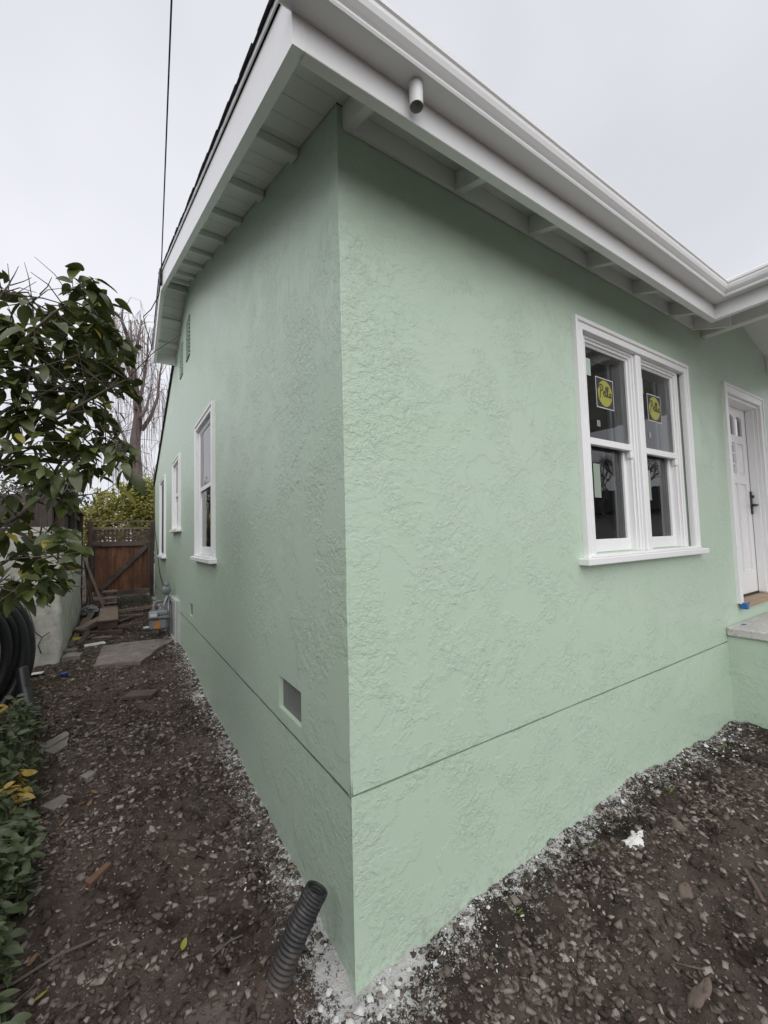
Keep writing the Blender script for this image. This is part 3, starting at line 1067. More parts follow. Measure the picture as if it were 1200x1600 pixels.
# shingles: first tab of every course along the rake is a piece, the rest of the roof one part
mA = MB()
mA.box(0, .33, -.10, .10, 0, .008, .002)
meA = mA.mesh('shingle', M_SHINGLE)
rest = MB()
exp_ = .142 * math.cos(TH)
n = 0
y = yf - .01
while y < RIDGE + .02:
    z = soff(y) + .080 + .002 * (n % 2)
    Mx = Matrix.Translation((XO - .022 + rng.uniform(-.003, .003), y + .07, z + .02)) @ Matrix.Rotation(TH - .035, 4, 'X')
    link('shingle', meA, house, Mx)
    rest.box(.335, 3.25 if y < .12 else FRONT_X + .3, -.10, .10, 0, .011, 0, Mx)
    y += exp_
    n += 1
y = RIDGE + .03
while y < YE:
    z = soff(y) + .080 + .002 * (n % 2)
    Mx = Matrix.Translation((XO - .022 + rng.uniform(-.003, .003), y + .05, z)) @ Matrix.Rotation(-TH + .035, 4, 'X')
    link('shingle', meA, house, Mx)
    rest.box(.335, FRONT_X + .3, -.10, .10, 0, .011, 0, Mx)
    y += exp_
    n += 1
tag(rest.build('shingle_field', M_SHINGLE, house, fix=False), kind='stuff')
# flush roof edge over the rear part of the side wall
m = MB()
m.prism([(-.03, YE + .02, soff(YE + .02) - .01), (-.03, 9.95, soff(9.95) - .01), (-.03, 9.95, soff(9.95) + .05), (-.03, YE + .02, soff(YE + .02) + .05)], (.06, 0, 0))
m.build('roof_edge', M_SHINGLE, house)

# ---- front eave: fascia, rafters, blocking, soffit boards
FZ0, FZ1 = 3.1670, 3.345
XC = 2.925                      # inner corner where the porch eave starts
bx('front_fascia', M_WHITE, house, XO + .0421, XC, -OH, -OH + .042, FZ0, FZ1, ch=.002)
RX = [.045, .66, 1.22, 1.80, 2.38, 2.95, 3.38]
mR = MB()
y0, y1 = -OH + .043, -.001
mR.prism([(-.02, y0, soff(y0) - .10), (-.02, y1, soff(y1) - .10), (-.02, y1, soff(y1) - .001), (-.02, y0, soff(y0) - .001)], (.04, 0, 0))
meR = mR.mesh('rafter', M_EAVE)
for x in RX:
    link('rafter', meR, house, Matrix.Translation((x, 0, 0)))
for i in range(len(RX) - 1):
    bx('blocking_board', M_EAVE, house, RX[i] + .021, RX[i + 1] - .021, -.022, -.002, ZS - .103, ZS - .004, ch=.002)
for k in range(2):
    yc = -.20 + .135 * k
    Mx = Matrix.Translation((0, yc, soff(yc))) @ Matrix.Rotation(TH, 4, 'X')
    m = MB()
    m.box(.0, XC + .02, -.066, .066, .0005, .019, .003, Mx)
    m.build('soffit_board', M_EAVE, house, fix=False)

# ---- gutters
GP = [(0, .005), (-.088, -.004), (-.092, .004), (-.092, .012), (-.1, .02), (-.112, .034), (-.118, .052), (-.119, .066), (-.125, .072), (-.125, .088), (-.119, .096)]   # (out, up) profile
GZ = 3.268


def gutter(name, line, close=None):
    m = MB()
    n = len(GP)
    t = .0025
    out = GP + [(x + .006, z + .004) for x, z in GP[::-1]]
    k = len(out)
    for f in line:
        m.v.extend([f(o_, z) for o_, z in out])
    for i in range(len(line) - 1):
        for j in range(k):
            j2 = (j + 1) % k
            m.f.append((i * k + j, i * k + j2, (i + 1) * k + j2, (i + 1) * k + j))
            m.m.append(0)
    g = m.build(name, M_GUTTER, house)
    return g


g1_ = gutter('gutter', [lambda o, z: (-.352, -OH - .002 + o, GZ + z), lambda o, z: (XC - .0 + o, -OH - .002 + o, GZ + z)])
g2_ = gutter('gutter', [lambda o, z: (XC - .0 - .002 + o + .0, -OH - .002 + o, GZ + z), lambda o, z: (XC - .002 + o, -2.6, GZ + z)])
m = MB()
m.prism([(-.352, -OH - .002 + o, GZ + z) for o, z in GP] + [(-.352, -OH - .002, GZ + .096)], (-.002, 0, 0))
m.build('end_cap', M_GUTTER, g1_)
m = MB()
m.tube([(.142, -.349, 3.272), (.142, -.349, 3.264)], .0285, 24)
m.tube([(.142, -.349, 3.264), (.142, -.349, 3.183)], [.0255, .0245], 24, cap=False)
m.tube([(.142, -.349, 3.183), (.142, -.349, 3.262)], [.0218, .0218], 24, cap=False)
ring = []
m.build('outlet', M_PVC, g1_, smooth=False)

# ---- porch roof: eave board, beams, vaulted ceiling
bx('front_fascia', M_WHITE, house, XC, XC + .042, -2.6, -OH + .0415, FZ0, FZ1, ch=.002)
bx('porch_beam', M_EAVE, house, 3.575, 3.655, -2.3, -.001, 3.325, 3.56, ch=.006)
bx('porch_beam', M_EAVE, house, 5.275, 5.36, -2.3, -.001, 3.325, 3.56, ch=.006)
RP = 4.45
zl = lambda x: 3.335 + .29 * (x - 2.967)
m = MB()
m.prism([(2.967, -2.6, zl(2.967)), (RP, -2.6, zl(RP)), (6.0, -2.6, zl(RP) - .29 * (6.0 - RP)), (6.0, -2.6, zl(RP) - .29 * (6.0 - RP) + .03), (RP, -2.6, zl(RP) + .03), (2.967, -2.6, zl(2.967) + .03)], (0, 2.599, 0))
m.build('porch_ceiling', M_EAVE, house)
m = MB()
m.prism([(3.02, -2.62, zl(3.02) + .035), (RP, -2.62, zl(RP) + .035), (6.05, -2.62, zl(RP) - .29 * (6.05 - RP) + .035), (6.05, -2.62, zl(RP) - .29 * (6.05 - RP) + .06), (RP, -2.62, zl(RP) + .06), (3.02, -2.62, zl(3.02) + .06)], (0, 2.61, 0))
m.build('porch_shingles', M_SHINGLE, house)
for x in (3.615, 5.317):
    bx('porch_post', M_WHITE, house, x - .06, x + .06, -2.25, -2.13, .75, 3.325, ch=.006)

# ---- stoop
m = MB()
m.box(3.66, 6.2, -2.4, .006, -.2, .712)
stoop = m.build('stoop', M_FRONT, house)
m = MB()
# rough cast slab edge
N_ = 90
poly = []
m.box(3.632, 6.25, -2.43, .0, .713, .79, .012)
m.build('slab', M_STOOP, stoop)
m = MB()
m.box(3.82, 3.87, -.075, -.05, .7905, .7935, .001)
m.build('tape_scrap', M_TAPE, stoop)

# ---- front door
dr = MB()
for (o_, i_, dd) in ((.0, .085, -.024), (.0, .02, -.032)):
    e_ = 0 if dd == -.024 else -.0016
    dr.box(3.935 + e_, 3.935 + i_ - e_, dd, .01 + e_, .955 + e_, 2.985 - .0005 - e_, .003)
    dr.box(4.985 - i_ + e_, 4.985 - e_, dd, .01 + e_, .955 + e_, 2.985 - .0005 - e_, .003)
    dr.box(3.9354 + e_, 4.9846 - e_, dd - .0013, .0115 + e_, 2.985 - i_ + e_, 2.9856 - e_, .003)
dr.box(4.02, 4.045, .0, .16, .955, 2.9, .002)
dr.box(4.875, 4.90, .0, .16, .955, 2.9, .002)
dr.box(4.02, 4.90, .0013, .16, 2.873, 2.9, .002)
dr.box(4.045, 4.062, .03, .095, .97, 2.873, .002)
dr.box(4.858, 4.875, .03, .095, .97, 2.873, .002)
door = dr.build('door', M_WHITE, house, fix=False)
m = MB()
m.box(3.955, 4.965, -.055, .13, .918, .952, .004)
sill = m.build('threshold', M_SILLWOOD, door, fix=False)
bx('door_sweep', M_DARKMETAL, door, 4.05, 4.87, .094, .12, .953, .972)
m = MB()
y0, y1 = .10, .14
L0, L1, B0, B1 = 4.048, 4.872, .975, 2.872
m.box(L0, L0 + .11, y0, y1, B0, B1, .002)
m.box(L1 - .11, L1, y0, y1, B0, B1, .002)
cx_ = (L0 + L1) / 2
iw = (L1 - L0 - .22)
m.box(L0 + .11, L1 - .11, y0 + .0007, y1, B0, B0 + .22, .002)
m.box(L0 + .11, L1 - .11, y0 + .0007, y1, 2.79, B1, .002)
m.box(L0 + .11, L1 - .11, y0 + .0007, y1, 2.50, 2.58, .002)
m.box(L0 + .11, L1 - .11, y0 + .0007, y1, 2.08, 2.17, .002)
colw = (iw - 2 * .05) / 3
xsplit = [L0 + .11 + k * (colw + .05) for k in range(3)]
for k in range(2):
    xx = xsplit[k] + colw
    m.box(xx, xx + .05, y0 + .0012, y1, B0 + .22, 2.79, .002)
# panels, set back
m.box(L0 + .1, L1 - .1, y0 + .018, y1 - .005, B0 + .1, 2.5)
for x in xsplit:
    m.box(x + .025, x + colw - .025, y0 + .008, y0 + .02, B0 + .25, 2.055, .006)
    if x != xsplit[1]:
        m.box(x + .025, x + colw - .025, y0 + .008, y0 + .02, 2.195, 2.475, .006)
slab = m.build('door_leaf', M_DOORP, door, fix=False)
for i, x in enumerate(xsplit):
    # arched top lites
    n = 10
    top = 2.79
    g = MB()
    g.add([(x, y0 + .02, 2.58), (x + colw, y0 + .02, 2.58), (x + colw, y0 + .02, top), (x, y0 + .02, top)], [(0, 1, 2, 3)])
    g.build('pane', M_GLASS, door, fix=False)
    c_ = MB()
    arch = [(x, y0 + .0017, top + .001)] + [(x + colw * (1 - math.cos(math.pi * k / n)) / 2, y0 + .0017, top - .05 + .045 * math.sin(math.pi * k / n)) for k in range(n + 1)] + [(x + colw, y0 + .0017, top + .001)]
    for k in range(1, len(arch) - 2):
        a, b = arch[k], arch[k + 1]
        c_.prism([a, b, (b[0], b[1], top + .001), (a[0], a[1], top + .001)], (0, .03, 0))
    c_.build('arch', M_DOORP, door)
g = MB()
x = xsplit[1]
g.add([(x + .01, y0 + .016, 2.19), (x + colw - .01, y0 + .016, 2.19), (x + colw - .01, y0 + .016, 2.48), (x + .01, y0 + .016, 2.48)], [(0, 1, 2, 3)])
g.build('pane', M_GLASS, door, fix=False)
m = MB()
for k in range(1, 3):
    zz = 2.17 + .33 * k / 3
    m.box(x, x + colw, y0 + .004, y0 + .02, zz - .008, zz + .008, .002)
m.build('muntin', M_DOORP, door, fix=False)
m = MB()
m.box(4.828, 4.858, .086, .1, 1.77, 2.01, .003)
h = m.build('handle_plate', M_DARKMETAL, door, fix=False)
m = MB()
m.tube([(4.843, .09, 1.865), (4.843, .045, 1.865)], .009, 10)
m.tube([(4.843, .047, 1.865), (4.80, .043, 1.866), (4.735, .05, 1.868)], [.009, .008, .006], 10)
m.tube([(4.843, .088, 1.955), (4.843, .07, 1.955)], .014, 12)
m.build('lever', M_DARKMETAL, h, smooth=True)
# masking tape round the end of the threshold
m = MB()
m.box(3.944, 3.995, -.066, -.015, .908, .9605, .002)
m.box(3.995, 4.05, -.064, -.045, .9525, .9605, .001)
t = m.build('masking_tape', M_TAPE, door, fix=False)

exec_after = []

# ------------------------------------------------------------------ service cable and loose wires
def sag(p0, p1, s, n=24):
    p0, p1 = Vector(p0), Vector(p1)
    return [p0.lerp(p1, i / n) - Vector((0, 0, s * 4 * (i / n) * (1 - i / n))) for i in range(n + 1)]


cable = thing('overhead_cable', (-.33, 4.18, 4.95), 'thin dark overhead service cable running from the roof peak into the sky', 'cable')
m = MB()
pA, pB = Vector((-.325, 4.18, 4.93)), Vector((-.483, 1.38, 5.19))
pC = pA + (pB - pA) * 5.2 + Vector((0, 0, .45))
m.tube(sag(pA, pC, .08, 40), .0062, 6)
m.build('wire', M_CABLE, cable)
bx('bracket', M_DARKMETAL, cable, -.345, -.313, 4.14, 4.21, 4.84, 5.03, ch=.003)
m = MB()
dr_ = lambda px, py, t: CAM + (fwd + r2 * ((px - 600) / 643.98) - u2 * ((py - 800) / 643.98)) * t
m.tube([(-.33, 4.16, 4.86), (-.34, 4.3, 4.76), (-.41, 4.55, 4.68), (-.49, 4.62, 4.6), (-.47, 4.7, 4.53), (-.42, 4.85, 4.46), (-.37, 5.0, 4.36), (-.42, 5.2, 4.25), (-.5, 5.6, 4.1)], .006, 6)
m.build('loose_wire', M_CABLE, cable, smooth=True)

# wire stapled down the wall to the meter
o = MB()
o.tube([(-.012, 9.8, 3.0), (-.014, 9.72, 2.4), (-.012, 9.55, 1.9), (-.018, 9.2, 1.72), (-.012, 8.8, 1.45), (-.012, 8.55, 1.2), (-.013, 8.2, 1.0), (-.015, 7.6, .86), (-.016, 7.05, .80), (-.03, 6.3, .74), (-.06, 5.95, .74)], .008, 6)
tag(o.build('wall_wire', M_CABLE, None, smooth=True), 'thin dark wire running down the green side wall to the gas meter', 'wire')

# ------------------------------------------------------------------ gas meter and access panel
gx, gy = -.215, 5.66
zb = g1(gx, gy)
meter = thing('gas_meter', (gx, gy, zb), 'grey gas meter with orange label standing against the green side wall', 'gas meter')
m = MB()
m.box(gx - .125, gx + .115, gy - .09, gy + .10, zb + .10, zb + .27, .035)
m.box(gx - .135, gx + .125, gy - .10, gy + .11, zb + .27, zb + .31, .008)
m.box(gx - .128, gx + .118, gy - .093, gy + .103, zb + .31, zb + .385, .02)
m.build('meter_body', M_GREYMETAL, meter, fix=False)
bx('index_box', M_LTMETAL, meter, gx - .145, gx - .02, gy - .135, gy - .094, zb + .29, zb + .38, ch=.008)
bx('dial_face', M_WHITESCRAP, meter, gx - .125, gx - .04, gy - .1385, gy - .1355, zb + .315, zb + .36)
bx('label_plate', M_ORANGE, meter, gx - .06, gx + .01, gy - .0945, gy - .0905, zb + .13, zb + .235)
m = MB()
m.tube([(gx - .07, gy, zb + .38), (gx - .07, gy, zb + .46), (gx - .06, gy + .04, zb + .50), (gx + .03, gy + .1, zb + .50), (gx + .19, gy + .12, zb + .50)], .02, 10)
m.build('pipe', M_GREYMETAL, meter, smooth=True)
m = MB()
m.tube([(gx + .06, gy, zb + .38), (gx + .06, gy, zb + .45), (gx + .09, gy + .02, zb + .52), (gx + .13, gy + .05, zb + .62), (gx + .13, gy + .05, zb + .76)], .022, 10)
m.tube([(gx + .13, gy + .05, zb + .02), (gx + .13, gy + .05, zb + .55)], .02, 10)
m.build('pipe', M_LTMETAL, meter, smooth=True)
for (c, r, a) in (((gx - .07, gy, zb + .40), .032, (0, 0, 1)), ((gx + .06, gy, zb + .40), .032, (0, 0, 1))):
    m = MB()
    m.tube([Vector(c) - Vector(a) * .018, Vector(c) + Vector(a) * .018], r, 6)
    m.build('coupling', M_GREYMETAL, meter)
m = MB()
c = Vector((gx + .10, gy + .02, zb + .68))
m.tube([c + Vector((0, -.05, -.02)), c + Vector((0, -.035, -.015)), c + Vector((0, .03, .01)), c + Vector((0, .05, .018))], [.035, .062, .062, .03], 16)
m.tube([c + Vector((0, -.02, .03)), c + Vector((0, -.03, .12))], .03, 12)
m.build('regulator', M_GREYMETAL, meter, smooth=True)
bx('bracket', M_DARKMETAL, meter, gx + .0, gx + .03, gy - .01, gy + .03, zb - .03, zb + .10)

pz0 = .20
panel = thing('access_panel', (-.03, 5.45, pz0), 'pale grey framed access panel standing on the side wall beside the gas meter', 'access panel')
bx('panel_board', M_PANELP, panel, -.035, .006, 5.11, 5.86, pz0 - .03, .81)
m = MB()
m.box(-.058, -.036, 5.10, 5.17, pz0 - .03, .82, .004)
m.box(-.058, -.036, 5.80, 5.87, pz0 - .03, .82, .004)
m.box(-.0565, -.036, 5.17, 5.80, .75, .82, .004)
m.box(-.0565, -.036, 5.17, 5.80, pz0 - .03, pz0 + .05, .004)
m.build('panel_frame', M_PANELP, panel, fix=False)

# ------------------------------------------------------------------ gate
GY = 9.85
gate = thing('gate', (-.66, GY, .4), 'dark redwood gate with lattice top and diagonal brace closing the side yard', 'gate')
bx('gate_post', M_GREYWOODZ, gate, -1.31, -1.215, GY - .05, GY + .05, .3, 2.16, ch=.005)
bx('gate_post', M_GREYWOODZ, gate, -.095, -.012, GY - .05, GY + .05, .3, 2.13, ch=.005)
bx('top_rail', M_GREYWOOD, gate, -1.34, -.0, GY - .055, GY + .055, 2.131, 2.165, ch=.004)
bx('frame_rail', M_GREYWOOD, gate, -1.21, -.1, GY - .045, GY - .005, 1.965, 2.02, ch=.004)
bx('frame_rail', M_GREYWOOD, gate, -1.21, -.1, GY - .05, GY - .0, 1.585, 1.70, ch=.004)
bx('frame_rail', M_GREYWOOD, gate, -1.18, -.1, GY - .05, GY - .0, .48, .585, ch=.004)
for (a, b) in ((-1.21, -1.165), (-.145, -.1)):
    bx('frame_stile', M_GREYWOODZ, gate, a, b, GY - .0465, GY - .0035, 1.701, 1.964, ch=.003)
    bx('frame_stile', M_GREYWOODZ, gate, a, b, GY - .0465, GY - .0035, .586, 1.584, ch=.003)
m = MB()
m.beam((-1.06, GY - .048, .62), (-.17, GY - .048, 1.57), .095, .028, (0, -1, 0), .003)
m.build('brace', M_GREYWOOD, gate, fix=False)
x = -1.165
nb = 8
bw = 1.02 / nb
for k in range(nb):
    bx('board', M_RED, gate, x + k * bw - .004, x + (k + 1) * bw + .004, GY + .001 + .010 * (k % 2), GY + .02 + .010 * (k % 2), .5 + rng.uniform(-.01, .01), 1.69, ch=.002)
# lattice: two layers of strips
for k in range(14):
    xx = -1.15 + k * .078
    bx('lattice_strip', M_GREYWOODZ, gate, xx - .018, xx + .018, GY - .022, GY - .015, 1.695, 1.97)
for k in range(3):
    zz = 1.755 + k * .078
    bx('lattice_strip', M_GREYWOOD, gate, -1.17, -.14, GY - .0145, GY - .007, zz - .018, zz + .018)
bx('gate_strap', M_DARKMETAL, gate, -1.2, -1.03, GY - .056, GY - .0515, 1.60, 1.63)
bx('latch', M_DARKMETAL, gate, -.19, -.03, GY - .06, GY - .0515, 1.62, 1.64)

# ------------------------------------------------------------------ neighbour's wall and fence on the left
nb_wall = thing('stucco_wall', (-1.32, 5.05, .2), "pale weathered stucco wall end along the left side of the path", 'wall')


def rough_wall(name, x0, x1, y0, y1, z0, z1, seed):
    m = MB()
    sub = .07

    W, D, H = x1 - x0, y1 - y0, z1 - z0
    r = .06
    path = []
    n = int((W - r) / sub)
    path += [(x0 + (W - r) * i / n, y0, 0, -1) for i in range(n)]
    path += [(x1 - r + r * math.cos(a), y0 + r + r * math.sin(a), math.cos(a), math.sin(a)) for a in [-math.pi / 2 + math.pi / 2 * i / 6 for i in range(7)]]
    n = int((D - r) / sub)
    path += [(x1, y0 + r + (D - r) * i / n, 1, 0) for i in range(1, n + 1)]
    nz = int(H / sub)
    vs, fs = [], []
    for (x, y, nx_, ny_) in path:
        for j in range(nz + 1):
            z = z0 + H * j / nz
            q = x + y
            d = .03 * (float(vnoise(np.array([q * 2.3]), np.array([z * 2.3]), seed)[0]) - .5) + .016 * (float(vnoise(np.array([q * 7]), np.array([z * 7]), seed + 1)[0]) - .5)
            vs.append((x + nx_ * d, y + ny_ * d, z))
    for i in range(len(path) - 1):
        for j in range(nz):
            fs.append((i * (nz + 1) + j, (i + 1) * (nz + 1) + j, (i + 1) * (nz + 1) + j + 1, i * (nz + 1) + j + 1))
    m.add(vs, fs)
    m.add([(x0, y0, z1), (x1, y0, z1), (x1, y1, z1), (x0, y1, z1)], [(0, 1, 2, 3)])
    m.add([(x0, y1, z0), (x1, y1, z0), (x1, y1, z1), (x0, y1, z1)], [(0, 1, 2, 3)])
    return m.build(name, M_NEIGH, nb_wall, smooth=True)


rough_wall('wall_body', -3.4, -1.32, 5.05, 8.25, -.1, 1.87, 21)
# thin dead vine stems on it
m = MB()
for st in ([(-1.75, 5.02, 1.0), (-1.66, 5.015, .97), (-1.60, 5.015, .80), (-1.56, 5.015, .62), (-1.50, 5.015, .55)],
           [(-1.62, 5.02, .90), (-1.55, 5.015, .93), (-1.47, 5.015, .94), (-1.42, 5.02, .90)],
           [(-1.56, 5.015, .60), (-1.60, 5.015, .52), (-1.62, 5.01, .44)],
           [(-1.42, 5.012, .60), (-1.49, 5.012, .55), (-1.53, 5.012, .46), (-1.5, 5.012, .36)]):
    m.tube(st, .006, 5)
m.build('vine_stem', M_TWIG, nb_wall, smooth=True)

fence = thing('fence', (-1.40, 7, .3), 'old dark wooden board fence behind the stucco wall on the left', 'fence')
y = 5.13
k = 0
while y < 9.8:
    w = .13 + rng.uniform(-.006, .006)
    bx('board', M_OLDFENCE, fence, -1.455 - .004 * (k % 2), -1.435 - .004 * (k % 2), y, y + w - .004, .2, 2.22 + rng.uniform(-.012, .012), ch=.002)
    y += w
    k += 1
for y in (5.35, 7.2, 9.05):
    bx('fence_post', M_GREYWOODZ, fence, -1.43, -1.345, y, y + .09, 0.2, 2.26, ch=.004)
bx('fence_rail', M_OLDFENCE, fence, -1.434, -1.395, 5.13, 9.8, 2.12, 2.21, ch=.003)
bx('fence_cap', M_GREYWOOD, fence, -1.50, -1.34, 5.1, 9.8, 2.262, 2.29, ch=.003)
# low run to the left, behind the camellia
for i in range(26):
    x = -1.6 - .135 * i
    bx('board', M_OLDFENCE, fence, x - .131, x, 8.6 + .004 * (i % 2), 8.62 + .004 * (i % 2), 0.2, 2.62 + rng.uniform(-.02, .02), ch=.002)

# added out-of-view house mass that blocks low sky from the side wall
occ_h = thing('occluder_house', (-5, 0, 0), 'unseen house mass added beyond the hedge to shade the side wall', 'house')
bx('wall', M_STREETW, occ_h, -9.5, -3.6, -6.0, 4.9, -.1, 2.7)
m = MB()
m.prism([(-10, -6.4, 2.7), (-3.2, -6.4, 2.7), (-6.6, -6.4, 4.3)], (0, 11.2, 0))
m.build('roof', M_SHINGLE, occ_h)

# ------------------------------------------------------------------ lumber and scrap by the gate
def plank(p0, p1, w, t, material, label, cat='plank', name='plank', upv=(0, 0, 1), group=None):
    """lies with its long axis on local x"""
    p0, p1 = Vector(p0), Vector(p1)
    x = p1 - p0
    L = x.length
    x.normalize()
    z = Vector(upv)
    z = (z - x * z.dot(x)).normalized()
    y = z.cross(x)
    m = MB()
    m.box(0, L, -w / 2, w / 2, -t / 2, t / 2, .004)
    o = link(name, m.mesh(name, material))
    o.matrix_world = Matrix(((x.x, y.x, z.x, p0.x), (x.y, y.y, z.y, p0.y), (x.z, y.z, z.z, p0.z), (0, 0, 0, 1)))
    return tag(o, label, cat, group)


LG = 'scrap lumber piled by the gate'
plank((-.865, 6.62, .345), (-.865, 8.1, .40), .26, .13, M_LUMBERD, 'thick dark timber lying under the wide pale plank near the gate', 'timber', 'timber', group=LG)
plank((-.86, 6.58, .425), (-.865, 7.75, .468), .27, .028, M_LUMBER, 'wide pale plank lying lengthwise on top of the dark timber', group=LG)
plank((-1.24, 6.50, .335), (-.93, 7.05, .42), .13, .05, M_LUMBER, 'short pale board tilted up against the wide plank', 'board', 'board', group=LG)
plank((-1.15, 6.32, .30), (-.66, 6.20, .285), .07, .06, M_LUMBERD, 'short beam lying crosswise in front of the lumber pile', 'beam', 'beam', group=LG)
plank((-1.18, 5.68, .265), (-1.10, 6.30, .31), .075, .06, M_LUMBERD, 'square dark offcut lying beside the white scrap', 'offcut', 'offcut', group=LG)
plank((-1.28, 6.62, .30), (-1.13, 6.36, .32), .12, .07, M_LUMBERD, 'stubby dark block at the wall end of the lumber pile', 'block', 'block', group=LG)
plank((-1.27, 5.72, .25), (-1.20, 7.6, .34), .075, .05, M_LUMBERD, 'long dark plank lying along the foot of the stucco wall', group=LG)
plank((-1.19, 6.7, .33), (-1.12, 7.8, .40), .09, .045, M_LUMBERD, 'dark plank beside the long one at the stucco wall', group=LG)
plank((-1.25, 5.55, .235), (-1.13, 5.95, .265), .08, .03, M_LUMBERD, 'thin broken slat lying by the yellow scrap', 'slat', 'slat', group=LG)
plank((-.935, 8.28, .36), (-1.27, 8.75, 1.28), .24, .028, M_PLY, 'pale wide board leaning up against the fence left of the gate', 'board', 'board', upv=(.9, 0, .35), group=LG)
plank((-1.16, 8.5, .38), (-1.30, 8.9, 1.46), .16, .022, M_PLY, 'tall reddish plank leaning behind the pale leaning board', upv=(.9, -.3, .2), group=LG)
plank((-.75, 8.02, .345), (-.06, 8.16, .365), .075, .06, M_LUMBER, 'pale timber lying across the path nearer the gate', 'timber', 'timber', group=LG)
plank((-.73, 6.56, .30), (-.33, 6.66, .30), .06, .05, M_LUMBERD, 'dark timber lying across the path level with the gas meter', 'timber', 'timber', group=LG)
plank((-1.05, 6.05, .275), (-.80, 6.0, .27), .06, .02, M_LUMBER, 'thin pale stick of wood lying just behind the white scrap', 'stick', 'wood_stick', group=LG)
plank((-1.20, 5.95, .27), (-1.02, 6.12, .30), .09, .025, M_LUMBERD, 'small split board propped on the square dark offcut', 'board', 'board', group=LG)
plank((-.72, 7.0, .32), (-.50, 7.35, .335), .07, .02, M_LUMBERD, 'loose dark slat lying on bare soil right of the wide plank', 'slat', 'slat', group=LG)
plank((-.70, 7.55, .335), (-.35, 7.42, .335), .05, .02, M_LUMBER, 'narrow pale batten lying between the two cross timbers', 'batten', 'batten', group=LG)
plank((-.95, 5.85, .255), (-.72, 5.95, .26), .045, .018, M_LUMBERD, 'short dark splintered strip right of the white scrap', 'strip', 'wood_strip', group=LG)
plank((-1.10, 8.25, .36), (-1.22, 8.5, .95), .10, .02, M_LUMBERD, 'dark narrow board leaning behind the plastic bag', 'board', 'board', upv=(.9, -.2, .2), group=LG)
# stair stringer box near the gate
m = MB()
prof = [(0, 0), (.9, 0), (.9, .30), (.62, .30), (.62, .22), (.54, .22), (.54, .26), (.40, .26), (.40, .18), (.30, .18), (.30, .22), (.12, .22), (0, .14)]
m.prism([(-.99, 8.3 + a, .33 + b) for a, b in prof], (.05, 0, 0))
m.prism([(-.80, 8.3 + a, .33 + b) for a, b in prof], (.05, 0, 0))
step_o = thing('step_frame', (-.88, 8.3, .33), 'small wooden step with notched sides standing before the gate', 'step')
m.build('stringer', M_LUMBERD, step_o)
bx('tread', M_LUMBER, step_o, -1.0, -.74, 8.27, 8.42, .475, .50, ch=.003)
bx('tread', M_LUMBER, step_o, -1.0, -.74, 8.86, 9.22, .632, .66, ch=.003)
bx('tread', M_LUMBER, step_o, -1.0, -.74, 8.46, 8.60, .554, .58, ch=.003)


def lumpy(name, c, size, material, seed, label, cat, flat=1.0, rot=0.0, n=8, amp=.25):
    """a rough closed lump"""
    m = MB()
    vs, fs = [], []
    for i in range(n + 1):
        th = math.pi * i / n
        for j in range(2 * n):
            ph = math.pi * j / n
            d = 1 + amp * 2 * (rng.random() - .5)
            v = Vector((math.sin(th) * math.cos(ph) * d * size[0], math.sin(th) * math.sin(ph) * d * size[1], math.cos(th) * d * size[2]))
            vs.append(Matrix.Rotation(rot, 3, 'Z') @ v + Vector(c))
    for i in range(n):
        for j in range(2 * n):
            j2 = (j + 1) % (2 * n)
            fs.append((i * 2 * n + j, (i + 1) * 2 * n + j, (i + 1) * 2 * n + j2, i * 2 * n + j2))
    m.add(vs, fs)
    o = m.build(name, material)
    return tag(o, label, cat)


lumpy('plastic_bag', (-1.16, 7.95, .43), (.13, .16, .09), M_PLASTIC, 3, 'crumpled grey plastic bag between the stucco wall and the lumber', 'bag', n=9, amp=.3)
plank((-1.12, 5.66, .25), (-.88, 5.70, .255), .13, .02, M_WHITESCRAP, 'white flat scrap lying at the near end of the lumber pile', 'scrap', 'scrap_board')
lumpy('plastic_scrap', (-1.23, 6.05, .29), (.08, .05, .022), M_YELLOWSCRAP, 4, 'crumpled yellow plastic scrap by the dark offcut', 'scrap', n=6, amp=.5)
plank((-1.63, 4.72, .205), (-1.44, 4.68, .21), .08, .012, M_WHITESCRAP, 'white strip lying on bare earth before the stucco wall', 'scrap', 'scrap_board')
lumpy('plastic_wrapper', (-1.225, 4.45, .215), (.045, .03, .018), M_BLUEP, 5, 'small crumpled blue plastic wrapper on the path', 'wrapper', n=6, amp=.4)
# flat black box under the meter
m = MB()
m.box(-.42, -.22, 6.1, 6.3, g1(-.3, 6.2) - .02, g1(-.3, 6.2) + .045, .008)
tag(m.build('meter_box', M_PIPE, None, fix=False), 'low black plastic box lying on the ground left of the gas meter', 'box')
m = MB()
m.box(-.39, -.25, 6.13, 6.24, g1(-.3, 6.2) + .0455, g1(-.3, 6.2) + .058, .003)
tag(m.build('scrap_tile', M_WHITESCRAP, None, fix=False), 'white tile lying on top of the low black box', 'tile')


def slab_poly(name, pts, zoff, t, material, label, cat, amp=.012):
    m = MB()
    P = []
    for i in range(len(pts)):
        a, b = Vector(pts[i]), Vector(pts[(i + 1) % len(pts)])
        n = max(2, int((b - a).length / .05))
        for k in range(n):
            q = a.lerp(b, k / n)
            P.append((q.x + rng.uniform(-amp, amp), q.y + rng.uniform(-amp, amp), float(base_z(q.x, q.y)) + zoff))
    m.prism(P, (0, 0, t))
    o = m.build(name, material)
    return tag(o, label, cat)


